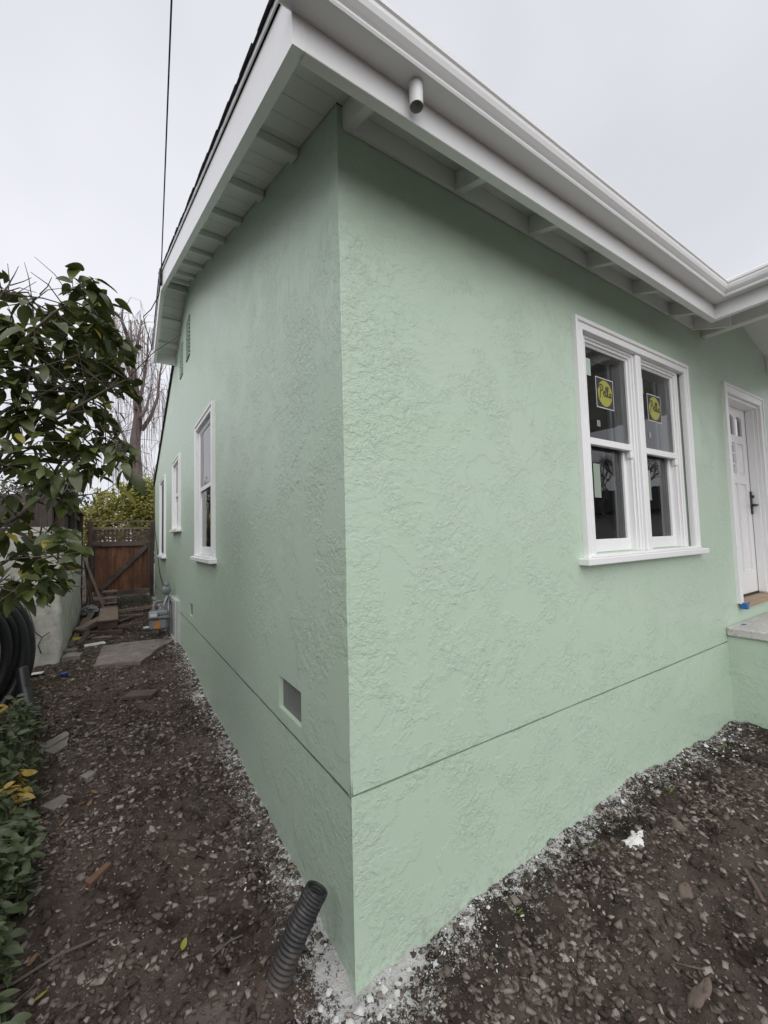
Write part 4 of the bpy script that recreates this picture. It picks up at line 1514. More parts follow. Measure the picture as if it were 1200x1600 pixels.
slab_poly('concrete_slab', [(-.97, 4.62), (-.50, 4.40), (-.40, 4.62), (-.05, 5.28), (-.30, 5.42), (-.90, 5.44)], -.03, .062, M_SLAB, 'flat broken concrete slab lying across the path before the gas meter', 'slab', .008)
plank((-.66, 3.40, .165), (-.42, 3.28, .165), .17, .035, M_LUMBERD, 'short dark board lying alone in the middle of the path', 'board', 'board')
slab_poly('tile_fragment', [(-1.115, 1.83), (-1.02, 1.90), (-.96, 1.83), (-1.05, 1.74)], .0, .022, M_BLOCK, 'flat square grey tile fragment on the soil near the hedge', 'tile', .003)
slab_poly('tile_fragment', [(-.94, 2.05), (-.89, 2.09), (-.855, 2.04), (-.90, 1.99)], .0, .03, M_BLOCK, 'small square stone block just beyond the grey tile fragment', 'stone block', .003)
slab_poly('bark_chip', [(-1.24, 2.72), (-1.08, 2.86), (-1.05, 2.80), (-1.18, 2.66)], .012, .012, M_BLOCK, 'long pale bark strip lying near the hedge and pipe coil', 'bark', .008)
slab_poly('bark_chip', [(-1.2, 2.66), (-1.06, 2.78), (-1.06, 2.66), (-1.13, 2.56)], .004, .01, M_BLOCK, 'pale curved chip tucked under the long bark strip', 'chip', .006)
slab_poly('brick_shard', [(-.86, 1.02), (-.78, 1.10), (-.76, 1.08), (-.84, .99)], .004, .02, plain_mat('terracotta', (.13, .070, .045), .85), 'small orange brick shard lying on the dark soil at left', 'shard', .002)
def blob(name, c, r, t, material, label, cat, seed, lobes=40, rag=.35):
    """thin ragged splash or chip with a domed top"""
    pr = random.Random(seed)
    ph = [pr.uniform(0, 6.28) for _ in range(6)]
    m = MB()
    rings = ((1.0, 0.0), (.97, .6), (.7, .95), (.35, 1.0))
    vs, fs = [], []
    for k, (f, h) in enumerate(rings):
        for i in range(lobes):
            a = 2 * math.pi * i / lobes
            q = 1 + rag * (.45 * math.sin(2 * a + ph[0]) + .35 * math.sin(3 * a + ph[1]) + .3 * math.sin(5 * a + ph[2]) + .25 * math.sin(8 * a + ph[3])) + (rag * .3 * pr.uniform(-1, 1) if k < 2 else 0)
            x, y = c[0] + r[0] * f * q * math.cos(a), c[1] + r[1] * f * q * math.sin(a)
            vs.append((x, y, g1(x, y) - .004 + t * h * (1 + .5 * pr.uniform(-.5, .5))))
    for k in range(len(rings) - 1):
        for i in range(lobes):
            j = (i + 1) % lobes
            fs.append((k * lobes + i, k * lobes + j, (k + 1) * lobes + j, (k + 1) * lobes + i))
    fs.append(tuple((len(rings) - 1) * lobes + i for i in range(lobes)))
    m.add(vs, fs)
    o = m.build(name, material, None, smooth=True)
    return tag(o, label, cat)


blob('paint_splat', (1.50, -.25), (.055, .038), .014, M_PLASTER, 'bright white dried paint splat on the soil below the twin window', 'paint splat', 4, 48, .55)
M_EARTHSTONE = plain_mat('earthy_stone', (.13, .10, .082), .9, .35, 30, bumpd=.004)
blob('flat_stone', (.985, -.715), (.068, .026), .022, M_EARTHSTONE, 'long brown flat stone half buried at the lower right', 'stone', 9, 18, .25)
blob('flat_stone', (1.76, -.345), (.038, .032), .03, M_EARTHSTONE, 'square grey stone lying just past the white paint splat', 'stone', 12, 7, .2)
blob('flat_stone', (1.38, -.52), (.045, .028), .02, M_EARTHSTONE, 'crumbling tan stone lying left of the wood splinter', 'stone', 15, 12, .3)
plank((1.60, -.73, g1(1.6, -.73) + .012), (1.74, -.625, g1(1.74, -.625) + .012), .018, .008, M_LUMBERD, 'thin wood splinter lying on the soil at the right edge', 'splinter', 'splinter')

# ------------------------------------------------------------------ corrugated drain pipe at the corner
pipe = thing('drain_pipe', (-.26, .14, .02), 'short black corrugated drain pipe sticking up out of the soil at the wall corner', 'drain pipe')
A0, A1 = Vector((-.275, .145, -.05)), Vector((-.088, .135, .285))
m = MB()
pts, rad = [], []
n = 24
for i in range(n):
    for (f_, r_) in ((0, .039), (.22, .0455), (.62, .0455), (.82, .039)):
        t = (i + f_) / n
        pts.append(A0.lerp(A1, t) + Vector((0, 0, .03 * math.sin(math.pi * t))))
        rad.append(r_)
m.tube(pts, rad, 28, cap=False)
# inner skin and rim
ax_ = (A1 - A0).normalized()
m.tube([pts[-1], pts[-1] + ax_ * .006], [.045, .045], 28, cap=False)
m.tube([pts[-1] + ax_ * .006, pts[-1] + ax_ * .0062], [.045, .0385], 28, cap=False)
for k in range(9):
    m.tube([pts[-1] + ax_ * (.0061 - .012 * k), pts[-1] + ax_ * (.0001 - .012 * k), pts[-1] + ax_ * (-.0059 - .012 * k)], [.0385, .036, .0385], 28, cap=False)
m.build('pipe_body', M_DUSTPIPE, pipe, smooth=True)
m = MB()
ax_ = (A1 - A0).normalized()
c_ = pts[-1] - ax_ * .05
c_ = pts[-1] - ax_ * .085
m.tube([c_ - ax_ * .004, c_, c_ + ax_ * .006], [.0375, .0375, .02], 16)
m.build('soil_plug', M_SOIL, pipe)

# ------------------------------------------------------------------ coil of black pipe at the left edge
coil = thing('pipe_coil', (-1.75, 3.5, .15), 'upright coil of thick black plastic pipe at the left edge beside the hedge', 'pipe coil')


def loop(cx, cy_, cz, r, tr, tilt, yawr, a0=0, a1=2 * math.pi, n=44):
    P = []
    for i in range(n + 1):
        a = a0 + (a1 - a0) * i / n
        v = Vector((math.cos(a) * r * .62, 0, math.sin(a) * r))
        v = Matrix.Rotation(yawr, 3, 'Z') @ (Matrix.Rotation(tilt, 3, 'X') @ v)
        P.append(Vector((cx, cy_, cz)) + v)
    return P


def corr(m, P, r, n=10):
    """tube with fine ribs"""
    Q, Rr = [], []
    tot = 0
    for i in range(len(P) - 1):
        k = max(2, int((P[i + 1] - P[i]).length / .014))
        for j in range(k):
            Q.append(P[i].lerp(P[i + 1], j / k))
            Rr.append(r if (tot % 2) else r * .93)
            tot += 1
    m.tube(Q, Rr, n)


for i, (dx, dy, r, tl) in enumerate(((.0, .0, .52, .04), (.02, .13, .55, -.05), (-.05, -.12, .47, .10), (-.08, .24, .5, .0), (.05, -.03, .40, .12), (.03, .05, .50, -.02), (-.02, -.05, .53, .06), (.04, .2, .48, -.09))):
    m = MB()
    corr(m, loop(-1.75 + dx, 3.5 + dy, .15 + .52, r, .055, tl, .5 + .08 * i, -1.75, -1.75 + 2 * math.pi), .045, 12)
    m.build('pipe_loop', M_COIL, coil, smooth=True)
m = MB()
corr(m, [Vector(p) for p in ((-1.46, 3.52, .55), (-1.42, 3.42, .38), (-1.37, 3.28, .25), (-1.34, 3.15, .195), (-1.37, 3.02, .185), (-1.47, 2.96, .18), (-1.62, 2.98, .18))], .048, 12)
m.build('pipe_end', M_COIL, coil, smooth=True)


# ------------------------------------------------------------------ leaves
def leaf_mesh(name, L, W, fold, curl, material, tip=.18):
    m = MB()
    n = 6
    vs = []
    for i in range(n + 1):
        t = i / n
        w = W * .5 * (math.sin(math.pi * min(1, t * .96 + .04) ** .85)) ** .8 if i < n else 0
        z = -curl * t * t * L
        vs.append((t * L, -w, z + fold * w))
        vs.append((t * L, 0, z))
        vs.append((t * L, w, z + fold * w))
    fs = []
    for i in range(n):
        a = i * 3
        fs += [(a, a + 3, a + 4, a + 1), (a + 1, a + 4, a + 5, a + 2)]
    m.add(vs, fs)
    return m.mesh(name, material, smooth=True), m


CAML = [leaf_mesh('leaf', .095, .050, .35, .22, M_LEAF), leaf_mesh('leaf', .085, .046, .15, .40, M_LEAF), leaf_mesh('leaf', .078, .044, .5, .12, M_LEAF), leaf_mesh('leaf', .105, .053, .25, .55, M_LEAF)]
CAML2 = [leaf_mesh('leaf', .080, .045, .25, .25, M_LEAF2), leaf_mesh('leaf', .068, .042, .4, .1, M_LEAF2)]
CAMLY = [leaf_mesh('leaf', .092, .046, .2, .3, M_LEAFY), leaf_mesh('leaf', .070, .044, .35, .15, M_LEAFY)]


def frame(d, upv=Vector((0, 0, 1)), roll_=0.0):
    x = d.normalized()
    z = upv - x * upv.dot(x)
    if z.length < 1e-4:
        z = x.orthogonal()
    z.normalize()
    y = z.cross(x)
    Mx = Matrix(((x.x, y.x, z.x), (x.y, y.y, z.y), (x.z, y.z, z.z))).to_4x4()
    return Mx @ Matrix.Rotation(roll_, 4, 'X')


def big_leaf_plant(plant, leaves, limit, stuff_name, mats):
    """leaves: list of (size on view, M, (mesh, builder), material index)"""
    leaves.sort(key=lambda q: -q[0])
    for s, Mx, lm, _ in leaves[:limit]:
        link('leaf', lm[0], plant, Mx)
    rest = MB()
    for s, Mx, lm, mi in leaves[limit:]:
        rest.mi = mi
        rest.add([Mx @ Vector(v) for v in lm[1].v], lm[1].f)
    if rest.v:
        o = rest.build(stuff_name, mats, plant, smooth=True, fix=False)
        tag(o, kind='stuff')


cam_tree = thing('camellia', (-2.1, 2.5, .12), 'dark glossy camellia with some yellow leaves overhanging the path at left', 'shrub')
V = Vector
trunk_pts = [V((-2.1, 2.5, .05)), V((-2.02, 2.42, .6)), V((-1.88, 2.25, 1.15)), V((-1.72, 2.05, 1.6))]
m = MB()
m.tube(trunk_pts, [.055, .05, .042, .036], 12)
m.build('trunk', M_BARK, cam_tree, smooth=True)
BR = [
    ([V((-1.72, 2.05, 1.6)), V((-1.45, 1.80, 1.70)), V((-1.22, 1.66, 1.80)), V((-1.10, 1.56, 1.95)), V((-1.02, 1.50, 2.12))], .019),
    ([V((-1.72, 2.05, 1.6)), V((-1.6, 1.85, 2.0)), V((-1.35, 1.66, 2.38)), V((-1.13, 1.52, 2.48)), V((-.96, 1.42, 2.58))], .014),
    ([V((-1.6, 1.85, 2.0)), V((-1.42, 1.70, 2.55)), V((-1.22, 1.56, 2.78)), V((-1.06, 1.45, 2.96)), V((-.97, 1.40, 3.02))], .012),
    ([V((-1.45, 1.80, 1.70)), V((-1.32, 1.66, 2.10)), V((-1.22, 1.58, 2.42)), V((-1.14, 1.5, 2.72)), V((-1.16, 1.48, 3.0))], .011),
    ([V((-1.10, 1.56, 1.95)), V((-.98, 1.45, 2.13)), V((-.86, 1.38, 2.18)), V((-.76, 1.32, 2.21))], .010),
    ([V((-1.35, 1.72, 2.05)), V((-1.2, 1.6, 2.25)), V((-1.0, 1.45, 2.38)), V((-.80, 1.32, 2.52)), V((-.71, 1.26, 2.57))], .010),
    ([V((-1.45, 1.80, 1.70)), V((-1.3, 1.68, 1.76)), V((-1.12, 1.58, 1.66)), V((-.98, 1.50, 1.50))], .010),
    ([V((-1.72, 2.05, 1.6)), V((-1.52, 1.84, 1.52)), V((-1.32, 1.70, 1.42)), V((-1.15, 1.6, 1.36))], .011),
    ([V((-1.6, 1.85, 2.0)), V((-1.5, 1.72, 2.6)), V((-1.36, 1.6, 2.9)), V((-1.30, 1.56, 3.05))], .011),
]
for P, r in BR:
    m = MB()
    Q = P
    for _ in range(2):
        Qn = [Q[0]]
        for i in range(len(Q) - 1):
            Qn += [Q[i] * .75 + Q[i + 1] * .25, Q[i] * .25 + Q[i + 1] * .75]
        Q = Qn + [Q[-1]]
    m.tube(Q, [r * (1 - .7 * i / (len(Q) - 1)) for i in range(len(Q))], 8)
    m.build('branch', M_BARK, cam_tree, smooth=True)
nodes = [p for P, _ in BR for a, b in zip(P[:-1], P[1:]) for p in (a, a.lerp(b, .5), b)]
# leaf clusters (world positions of the shoot tips)
CL = [(18, 452, .3), (48, 470, .4), (12, 500, .9), (40, 525, 1), (72, 485, .5), (95, 500, .9), (118, 478, .9), (140, 452, 1), (152, 468, 1), (166, 482, .8), (100, 532, 1), (130, 520, 1), (156, 512, .9), (178, 522, .8),
      (60, 545, 1), (20, 560, 1), (190, 548, .8), (203, 562, .7), (168, 556, 1), (140, 562, 1), (100, 572, 1.1), (60, 582, 1.1), (25, 602, 1.1), (92, 612, 1.1), (128, 602, 1), (158, 592, 1), (186, 592, .9), (200, 606, .6),
      (122, 642, 1), (150, 634, .9), (168, 650, .8), (62, 642, 1.1), (22, 652, 1.1), (90, 672, 1.1), (112, 702, .9), (140, 692, .8), (166, 684, .9), (190, 694, .8), (198, 706, .6), (203, 732, .4), (150, 732, .7), (124, 734, .6),
      (60, 702, 1), (25, 722, 1.1), (62, 742, 1.0), (20, 782, .9), (90, 762, .8), (118, 772, .6), (40, 802, .8), (15, 832, .8), (60, 842, .9), (90, 834, .6), (110, 850, .7), (30, 872, 1), (70, 882, 1), (95, 892, .9),
      (112, 906, .6), (60, 922, .9), (30, 912, 1), (10, 936, .7), (76, 908, .8), (-20, 560, 1), (-20, 640, 1), (-20, 720, 1), (-25, 800, 1), (-20, 880, 1), (-30, 500, .7), (-60, 600, 1), (-60, 760, 1), (-60, 880, .8)]
leaves = []
tw = MB()
buds = MB()
prv = random.Random(5)
MATS_C = [M_LEAF, M_LEAF2, M_LEAFY]
for (px, py, dens) in CL:
    t = 2.28 + prv.uniform(-.12, .45)
    px -= 9
    c = dr_(px, py, t)
    near_ = min(nodes, key=lambda q: (q - c).length)
    mid = near_.lerp(c, .55) + V((prv.uniform(-.04, .04), prv.uniform(-.04, .04), prv.uniform(-.01, .07)))
    tw.tube([near_, mid, c, c + V((prv.uniform(-.03, .03), prv.uniform(-.03, .03), prv.uniform(.0, .05)))], [.0055, .0042, .003, .0018], 5)
    out = (c - near_)
    out = out.normalized() if out.length > .02 else V((.5, -.3, .3)).normalized()
    n = int(round((25 if py < 770 else 19) * dens))
    for k in range(n):
        ph = k * 2.4 + prv.uniform(-.4, .4)
        base = c + V((prv.gauss(0, .045), prv.gauss(0, .045), prv.gauss(0, .045))) if k > 3 else c
        rad = V((math.cos(ph), math.sin(ph), prv.uniform(-.75, .35)))
        d = (rad * .8 + out * .55 + V((0, 0, -.28))).normalized()
        q = prv.random()
        if q < .055:
            lm, mi = prv.choice(CAMLY), 2
        elif q < .22:
            lm, mi = prv.choice(CAML2), 1
        else:
            lm, mi = prv.choice(CAML), 0
        s = prv.uniform(.78, 1.30)
        Mx = Matrix.Translation(base + d * .012) @ frame(d, V((prv.uniform(-.5, .5), prv.uniform(-.5, .5), 1)), prv.uniform(-.6, .6)) @ Matrix.Scale(s, 4)
        vis = s / t if 0 <= px else .1
        leaves.append((vis + (.5 if mi else 0), Mx, lm, mi))
    if prv.random() < .45:
        b = c + V((prv.uniform(-.02, .02), prv.uniform(-.02, .02), .01))
        buds.tube([b, b + out * .006, b + out * .016, b + out * .022], [.002, .008, .0075, .001], 7)
big_leaf_plant(cam_tree, leaves, 296, 'foliage', MATS_C)
# bare shoots
for (a, b, c_) in (((10, 470), (15, 440), (12, 412)), ((15, 442), (22, 430), (29, 416)), ((16, 446), (36, 440), (49, 434)), ((62, 460), (74, 448), (81, 433)), ((20, 560), (80, 590), (190, 598)), ((0, 572), (60, 575), (140, 548)), ((40, 600), (100, 602), (176, 592)), ((10, 640), (60, 610), (120, 612)),
                   ((20, 720), (60, 690), (120, 690)), ((120, 775), (160, 770), (186, 752)), ((60, 850), (100, 870), (132, 852)), ((30, 872), (90, 868), (130, 862)), ((0, 700), (60, 720), (150, 726)), ((0, 750), (50, 760), (110, 735))):
    t = 2.25 + prv.uniform(-.1, .2)
    tw.tube([dr_(*a, t), dr_(*b, t - .02), dr_(*c_, t + .03)], [.0034, .0026, .0016], 5)
# tangle of inner twigs
for _ in range(150):
    a = prv.choice(nodes)
    d = V((prv.uniform(-.3, .3), prv.uniform(-.25, .25), prv.uniform(-.2, .3)))
    tw.tube([a, a + d * .5 + V((0, 0, .03)), a + d], [.0036, .0026, .0014], 4)
tag(tw.build('twigs', M_TWIG, cam_tree, smooth=True, fix=False), kind='stuff')
tag(buds.build('buds', M_BUD, cam_tree, smooth=True), kind='stuff')

# ------------------------------------------------------------------ hedge at the lower left
hedge = thing('hedge', (-1.45, 1.6, .08), 'low green hedge with a few yellow leaves along the lower left edge', 'hedge')
HL = [leaf_mesh('leaf', .075, .036, .3, .25, M_HEDGE), leaf_mesh('leaf', .062, .034, .2, .35, M_HEDGE), leaf_mesh('leaf', .085, .036, .4, .15, M_HEDGE)]
HLY = [leaf_mesh('leaf', .075, .040, .2, .2, M_HEDGEY)]
hl = []
hs = MB()
prh = random.Random(9)
for k in range(430):
    y = prh.uniform(-.6, 3.0)
    edge = -1.23 + .02 * math.sin(y * 5) - .012 * y * 2
    edge = -.975 - .090 * y + .03 * math.sin(y * 6.3)
    x = edge - abs(prh.gauss(0, .16)) - .02
    top = .34 + .07 * math.sin(y * 3.1) if y > .9 else max(.16, .20 + .12 * y)
    hz = prh.random() ** .7 * top * min(1.0, .45 + (edge - x) * 4.5)
    z0 = float(base_z(x, y))
    c = V((x, y, z0 + .03 + hz))
    st = V((x + prh.uniform(-.06, .02), y + prh.uniform(-.05, .05), z0 - .02))
    hs.tube([st, st.lerp(c, .5) + V((prh.uniform(-.02, .02), prh.uniform(-.02, .02), 0)), c], [.004, .003, .0018], 4)
    yel = (abs(y - 1.75) < .16 and prh.random() < .5 and hz > .12)
    for j in range(8):
        ph = j * 2.4 + prh.uniform(-.3, .3)
        d = V((math.cos(ph) + .25, math.sin(ph) - .15, prh.uniform(-.7, .9))).normalized()
        use = HLY if (yel or prh.random() < .008) else HL
        lm = prh.choice(use)
        s = prh.uniform(.5, 1.0)
        Mx = Matrix.Translation(c + V((prh.gauss(0, .012), prh.gauss(0, .012), -.018 * (j % 4)))) @ frame(d, V((prh.uniform(-.6, .6), prh.uniform(-.6, .6), 1)), prh.uniform(-.8, .8)) @ Matrix.Scale(s, 4)
        dist = (c - CAM).length
        hl.append((s / dist * (1 if x > edge - .25 else .3) + .15 * hz, Mx, lm, 1 if use is HLY else 0))
big_leaf_plant(hedge, hl, 296, 'foliage', [M_HEDGE, M_HEDGEY])
tag(hs.build('stems', M_TWIG, hedge, fix=False), kind='stuff')

# ------------------------------------------------------------------ trees beyond the gate
birch = thing('birch_tree', (.1, 14.6, .3), 'bare weeping birch with drooping twigs rising behind the gate', 'tree')
D = 14.0
bt = [dr_(216, 800, D), dr_(214, 745, D), dr_(211, 690, D), dr_(216, 650, D), dr_(212, 605, D), dr_(207, 560, D), dr_(204, 500, D)]
m = MB()
m.tube([V((bt[0].x, bt[0].y, .2))] + bt, [.21, .19, .175, .16, .14, .10, .06, .02], 12)
m.build('trunk', M_BIRCH, birch, smooth=True)
limbs = [[(222, 672), (236, 650), (246, 622), (250, 585), (254, 560)], [(214, 720), (200, 700), (188, 668), (180, 640)], [(212, 640), (222, 610), (230, 560), (232, 520)], [(210, 600), (196, 565), (182, 520), (176, 490)],
         [(216, 655), (228, 640), (238, 600)], [(208, 570), (216, 530), (222, 500)], [(214, 752), (190, 720), (168, 690)], [(206, 545), (190, 500), (192, 478)], [(228, 840), (236, 780), (244, 730), (258, 690)]]
for L_ in limbs:
    m = MB()
    P = [dr_(a, b, D + prv.uniform(-.3, .3)) for a, b in L_]
    m.tube(P, [.075 * (1 - .8 * i / (len(P) - 1)) for i in range(len(P))], 8)
    m.build('limb', M_BIRCH, birch, smooth=True)
m = MB()
prb = random.Random(3)
for _ in range(150):
    L_ = prb.choice(limbs[:8] + limbs[1:4])
    i = prb.randrange(1, len(L_))
    a = V(L_[i - 1]).lerp(V(L_[i]), prb.random())
    dd = D + prb.uniform(-1.0, 1.0)
    sx = prb.gauss(0, 26)
    rise = prb.uniform(4, 24)
    drop = prb.uniform(40, 130)
    pts = [dr_(a.x, a.y, dd), dr_(a.x + sx * .4, a.y - rise, dd), dr_(a.x + sx * .85, a.y - rise * .8, dd), dr_(a.x + sx * 1.05, a.y + drop * .25, dd), dr_(a.x + sx * 1.1 + prb.uniform(-3, 3), a.y + drop, dd)]
    m.tube(pts, [.013, .009, .0075, .006, .004], 3)
    for j in range(3):
        q0 = pts[2].lerp(pts[3], prb.random())
        o_ = V((prb.uniform(-.25, .25), prb.uniform(-.2, .2), prb.uniform(-1.6, -.6)))
        m.tube([q0, q0 + V((o_.x, o_.y, o_.z * .3)), q0 + o_], [.006, .005, .003], 3)
tag(m.build('twigs', M_BIRCHTWIG, birch, fix=False), kind='stuff')


def leafy(name, blobs, n, lm_size, material, label, cat, base, trunk, seed, sub='foliage'):
    t = thing(name, base, label, cat)
    pr = random.Random(seed)
    m = MB()
    for k in range(n):
        bx_, r_ = pr.choice(blobs)
        d = V((pr.gauss(0, 1), pr.gauss(0, 1), pr.gauss(0, 1))).normalized() * (pr.random() ** .45)
        wob = 1 + .3 * math.sin(d.x * 5 + bx_[0]) * math.sin(d.z * 6 + bx_[2])
        c = V(bx_) + V((d.x * r_[0], d.y * r_[1], d.z * r_[2])) * wob
        a = V((pr.gauss(0, 1), pr.gauss(0, 1), pr.gauss(0, 1))).normalized()
        b = a.orthogonal().normalized()
        s = lm_size * pr.uniform(.6, 1.3)
        m.add([c, c + a * s * .5 + b * s * .28, c + a * s, c + a * s * .5 - b * s * .28], [(0, 1, 2, 3)])
    tag(m.build(sub, material, t, fix=False), kind='stuff')
    m = MB()
    for P, r0 in trunk:
        m.tube([V(p) for p in P], [r0 * (1 - .75 * i / (len(P) - 1)) for i in range(len(P))], 6)
    m.build('trunk', M_BARK, t, smooth=True)
    return t


sb = [((-.95, 12.4, 2.6), (.55, .6, .7)), ((-.35, 12.2, 2.8), (.55, .6, .75)), ((.05, 12.0, 2.5), (.5, .5, .7)), ((-1.35, 12.5, 2.1), (.5, .5, .6)), ((-.6, 12.2, 1.9), (.9, .6, .7)), ((-.15, 12.0, 3.1), (.35, .4, .35)), ((.25, 12.2, 1.8), (.5, .5, .8))]
leafy('leafy_shrub', sb, 14000, .095, M_SHRUB, 'rounded yellow green shrub growing just behind the gate', 'shrub', (-.5, 12.2, .4),
      [([(-.5, 12.2, .3), (-.5, 12.2, 1.2), (-.8, 12.3, 2.3)], .06), ([(-.5, 12.2, .8), (-.2, 12.1, 1.8), (-.1, 12.1, 2.9)], .05)], 4)
leafy('evergreen_tree', [((-2.7, 15.6, 2.2), (1.0, 1.0, 1.4)), ((-2.5, 15.4, 3.3), (.9, .9, .9)), ((-3.3, 15.8, 2.6), (.9, .9, 1.2))], 6000, .12, M_HEDGE, 'dense dark evergreen tree far behind the camellia', 'tree', (-2.7, 15.6, .3), [([(-2.7, 15.6, .2), (-2.7, 15.6, 1.5), (-2.6, 15.5, 3.2)], .12)], 6)
# bare twiggy tree further left
bare = thing('bare_tree', (-4.0, 14.5, .3), 'bare twiggy brown tree behind the camellia at far left', 'tree')
m = MB()
prt = random.Random(12)


def grow(m, p, d, L, r, depth, pr):
    q = p + d * L
    mid = p.lerp(q, .5) + V((pr.uniform(-.05, .05), pr.uniform(-.05, .05), 0)) * L
    m.tube([p, mid, q], [r, r * .85, r * .68], 5 if depth > 2 else 3, cap=False)
    if depth == 0:
        return
    for _ in range(3 if depth > 1 else 4):
        nd_ = (d + V((pr.uniform(-.8, .8), pr.uniform(-.8, .8), pr.uniform(-.25, .6)))).normalized()
        grow(m, q, nd_, L * pr.uniform(.58, .8), r * .62, depth - 1, pr)


m.tube([(-4.0, 14.5, .2), (-3.9, 14.4, 1.2)], [.14, .11], 8)
m.build('trunk', M_BARK, bare, smooth=True)
m = MB()
grow(m, V((-3.9, 14.4, 1.1)), V((.2, -.1, 1)).normalized(), 1.1, .08, 5, prt)
grow(m, V((-3.9, 14.4, 1.1)), V((-.5, .2, .8)).normalized(), 1.2, .07, 5, prt)
grow(m, V((-3.9, 14.4, 1.1)), V((.9, -.4, .7)).normalized(), 1.2, .07, 5, prt)
tag(m.build('twigs', M_BIRCHTWIG, bare, fix=False), kind='stuff')

# ------------------------------------------------------------------ the street side, seen mirrored in the panes
st = thing('street_tree', (17, -7.5, .2), 'bare street tree standing across the front yard, mirrored in the window', 'tree')
m = MB()
m.tube([(17, -7.5, .1), (17, -7.5, 1.6)], [.18, .14], 8)
m.build('trunk', M_BARK, st, smooth=True)
m = MB()
for d in ((.3, .1, 1), (-.6, .3, .8), (.2, -.7, .8)):
    grow(m, V((17, -7.5, 1.55)), V(d).normalized(), 1.25, .09, 5, prt)
tag(m.build('twigs', M_BIRCHTWIG, st, fix=False), kind='stuff')
nh = thing('neighbour_house', (34, -16, .2), 'low grey house across the street, mirrored in the window', 'house')
bx('wall', M_STREETW, nh, 30, 40, -26, -10, .2, 3.0)
m = MB()
m.prism([(29.4, -27, 3.0), (40.6, -27, 3.0), (35, -27, 5.0)], (0, 18, 0))
m.build('roof', M_SHINGLE, nh)
for y in (-23, -19, -14):
    bx('window', M_LOUVER, nh, 29.97, 30.02, y, y + 1.5, 1.2, 2.4)
leafy('street_hedge', [((14 + i * .9, -4.8 - i * .55, .7), (.8, .6, .7)) for i in range(9)], 5000, .12, M_HEDGE, 'clipped dark hedge across the yard, mirrored in the window', 'hedge', (17, -7, .2), [([(17, -6.6, .1), (17, -6.6, .8)], .05)], 8)


# ------------------------------------------------------------------ stones, crumbs, litter on the ground
def ico():
    t = (1 + 5 ** .5) / 2
    v = np.array([(-1, t, 0), (1, t, 0), (-1, -t, 0), (1, -t, 0), (0, -1, t), (0, 1, t), (0, -1, -t), (0, 1, -t), (t, 0, -1), (t, 0, 1), (-t, 0, -1), (-t, 0, 1)], float)
    v /= np.linalg.norm(v[0])
    f = np.array([(0, 11, 5), (0, 5, 1), (0, 1, 7), (0, 7, 10), (0, 10, 11), (1, 5, 9), (5, 11, 4), (11, 10, 2), (10, 7, 6), (7, 1, 8), (3, 9, 4), (3, 4, 2), (3, 2, 6), (3, 6, 8), (3, 8, 9), (4, 9, 5), (2, 4, 11), (6, 2, 10), (8, 6, 7), (9, 8, 1)])
    return v, f


IV, IF = ico()
BV = np.array([(x, y, z) for z in (-.7, .7) for y in (-.8, .8) for x in (-.85, .85)], float)
BF = np.array([(0, 2, 3), (0, 3, 1), (4, 5, 7), (4, 7, 6), (0, 1, 5), (0, 5, 4), (2, 6, 7), (2, 7, 3), (0, 4, 6), (0, 6, 2), (1, 3, 7), (1, 7, 5)])


def pebbles(name, pos, size, material, sq=(.28, .62), tone=(0, 1), sink=.35):
    n = len(pos)
    ang = nrg.uniform(0, 2 * np.pi, n)
    st_ = np.stack([nrg.uniform(.75, 1.35, n), nrg.uniform(.6, 1.0, n), nrg.uniform(*sq, n)], 1) * size[:, None]
    nvx = len(BV)
    jit = nrg.uniform(-.42, .42, (n, nvx, 3))
    P = (BV[None] + jit) * st_[:, None, :]
    tx, ty = nrg.normal(0, .25, n), nrg.normal(0, .25, n)
    P[:, :, 2] += P[:, :, 0] * tx[:, None] + P[:, :, 1] * ty[:, None]
    c, s = np.cos(ang)[:, None], np.sin(ang)[:, None]
    Xr = P[:, :, 0] * c - P[:, :, 1] * s
    Yr = P[:, :, 0] * s + P[:, :, 1] * c
    W = np.stack([Xr + pos[:, 0:1], Yr + pos[:, 1:2], P[:, :, 2] + (pos[:, 2] + st_[:, 2] * (1 - 2 * sink) * .5)[:, None]], 2)
    F = (BF[None] + (np.arange(n) * nvx)[:, None, None]).reshape(-1, 3)
    me = bpy.data.meshes.new(name)
    me.vertices.add(n * nvx)
    me.vertices.foreach_set('co', W.reshape(-1))
    me.loops.add(F.size)
    me.loops.foreach_set('vertex_index', F.ravel())
    me.polygons.add(len(F))
    me.polygons.foreach_set('loop_start', np.arange(len(F)) * 3)
    me.polygons.foreach_set('loop_total', np.full(len(F), 3))
    me.update(calc_edges=True)
    a = me.attributes.new('tone', 'FLOAT', 'POINT')
    a.data.foreach_set('value', np.repeat(nrg.uniform(*tone, n) ** 1.25, nvx))
    me.materials.append(material)
    o = bpy.data.objects.new(name, me)
    COL.objects.link(o)
    return o


def scatter(n, x0, x1, y0, y1, dens):
    x, y = nrg.uniform(x0, x1, n), nrg.uniform(y0, y1, n)
    keep = nrg.random(n) < dens(x, y)
    x, y = x[keep], y[keep]
    return np.stack([x, y, gz(x, y)], 1)


def outside(x, y):
    """keep off the house and off the neighbour's wall"""
    ins = ((x > -.004) & (y > -.004)) | ((x > 3.62) & (y > -2.5)) | ((x < -1.33) & (y > 5))
    return (~ins).astype(float) * np.clip(np.hypot(x, y) / .28, .12, 1) ** 1.5


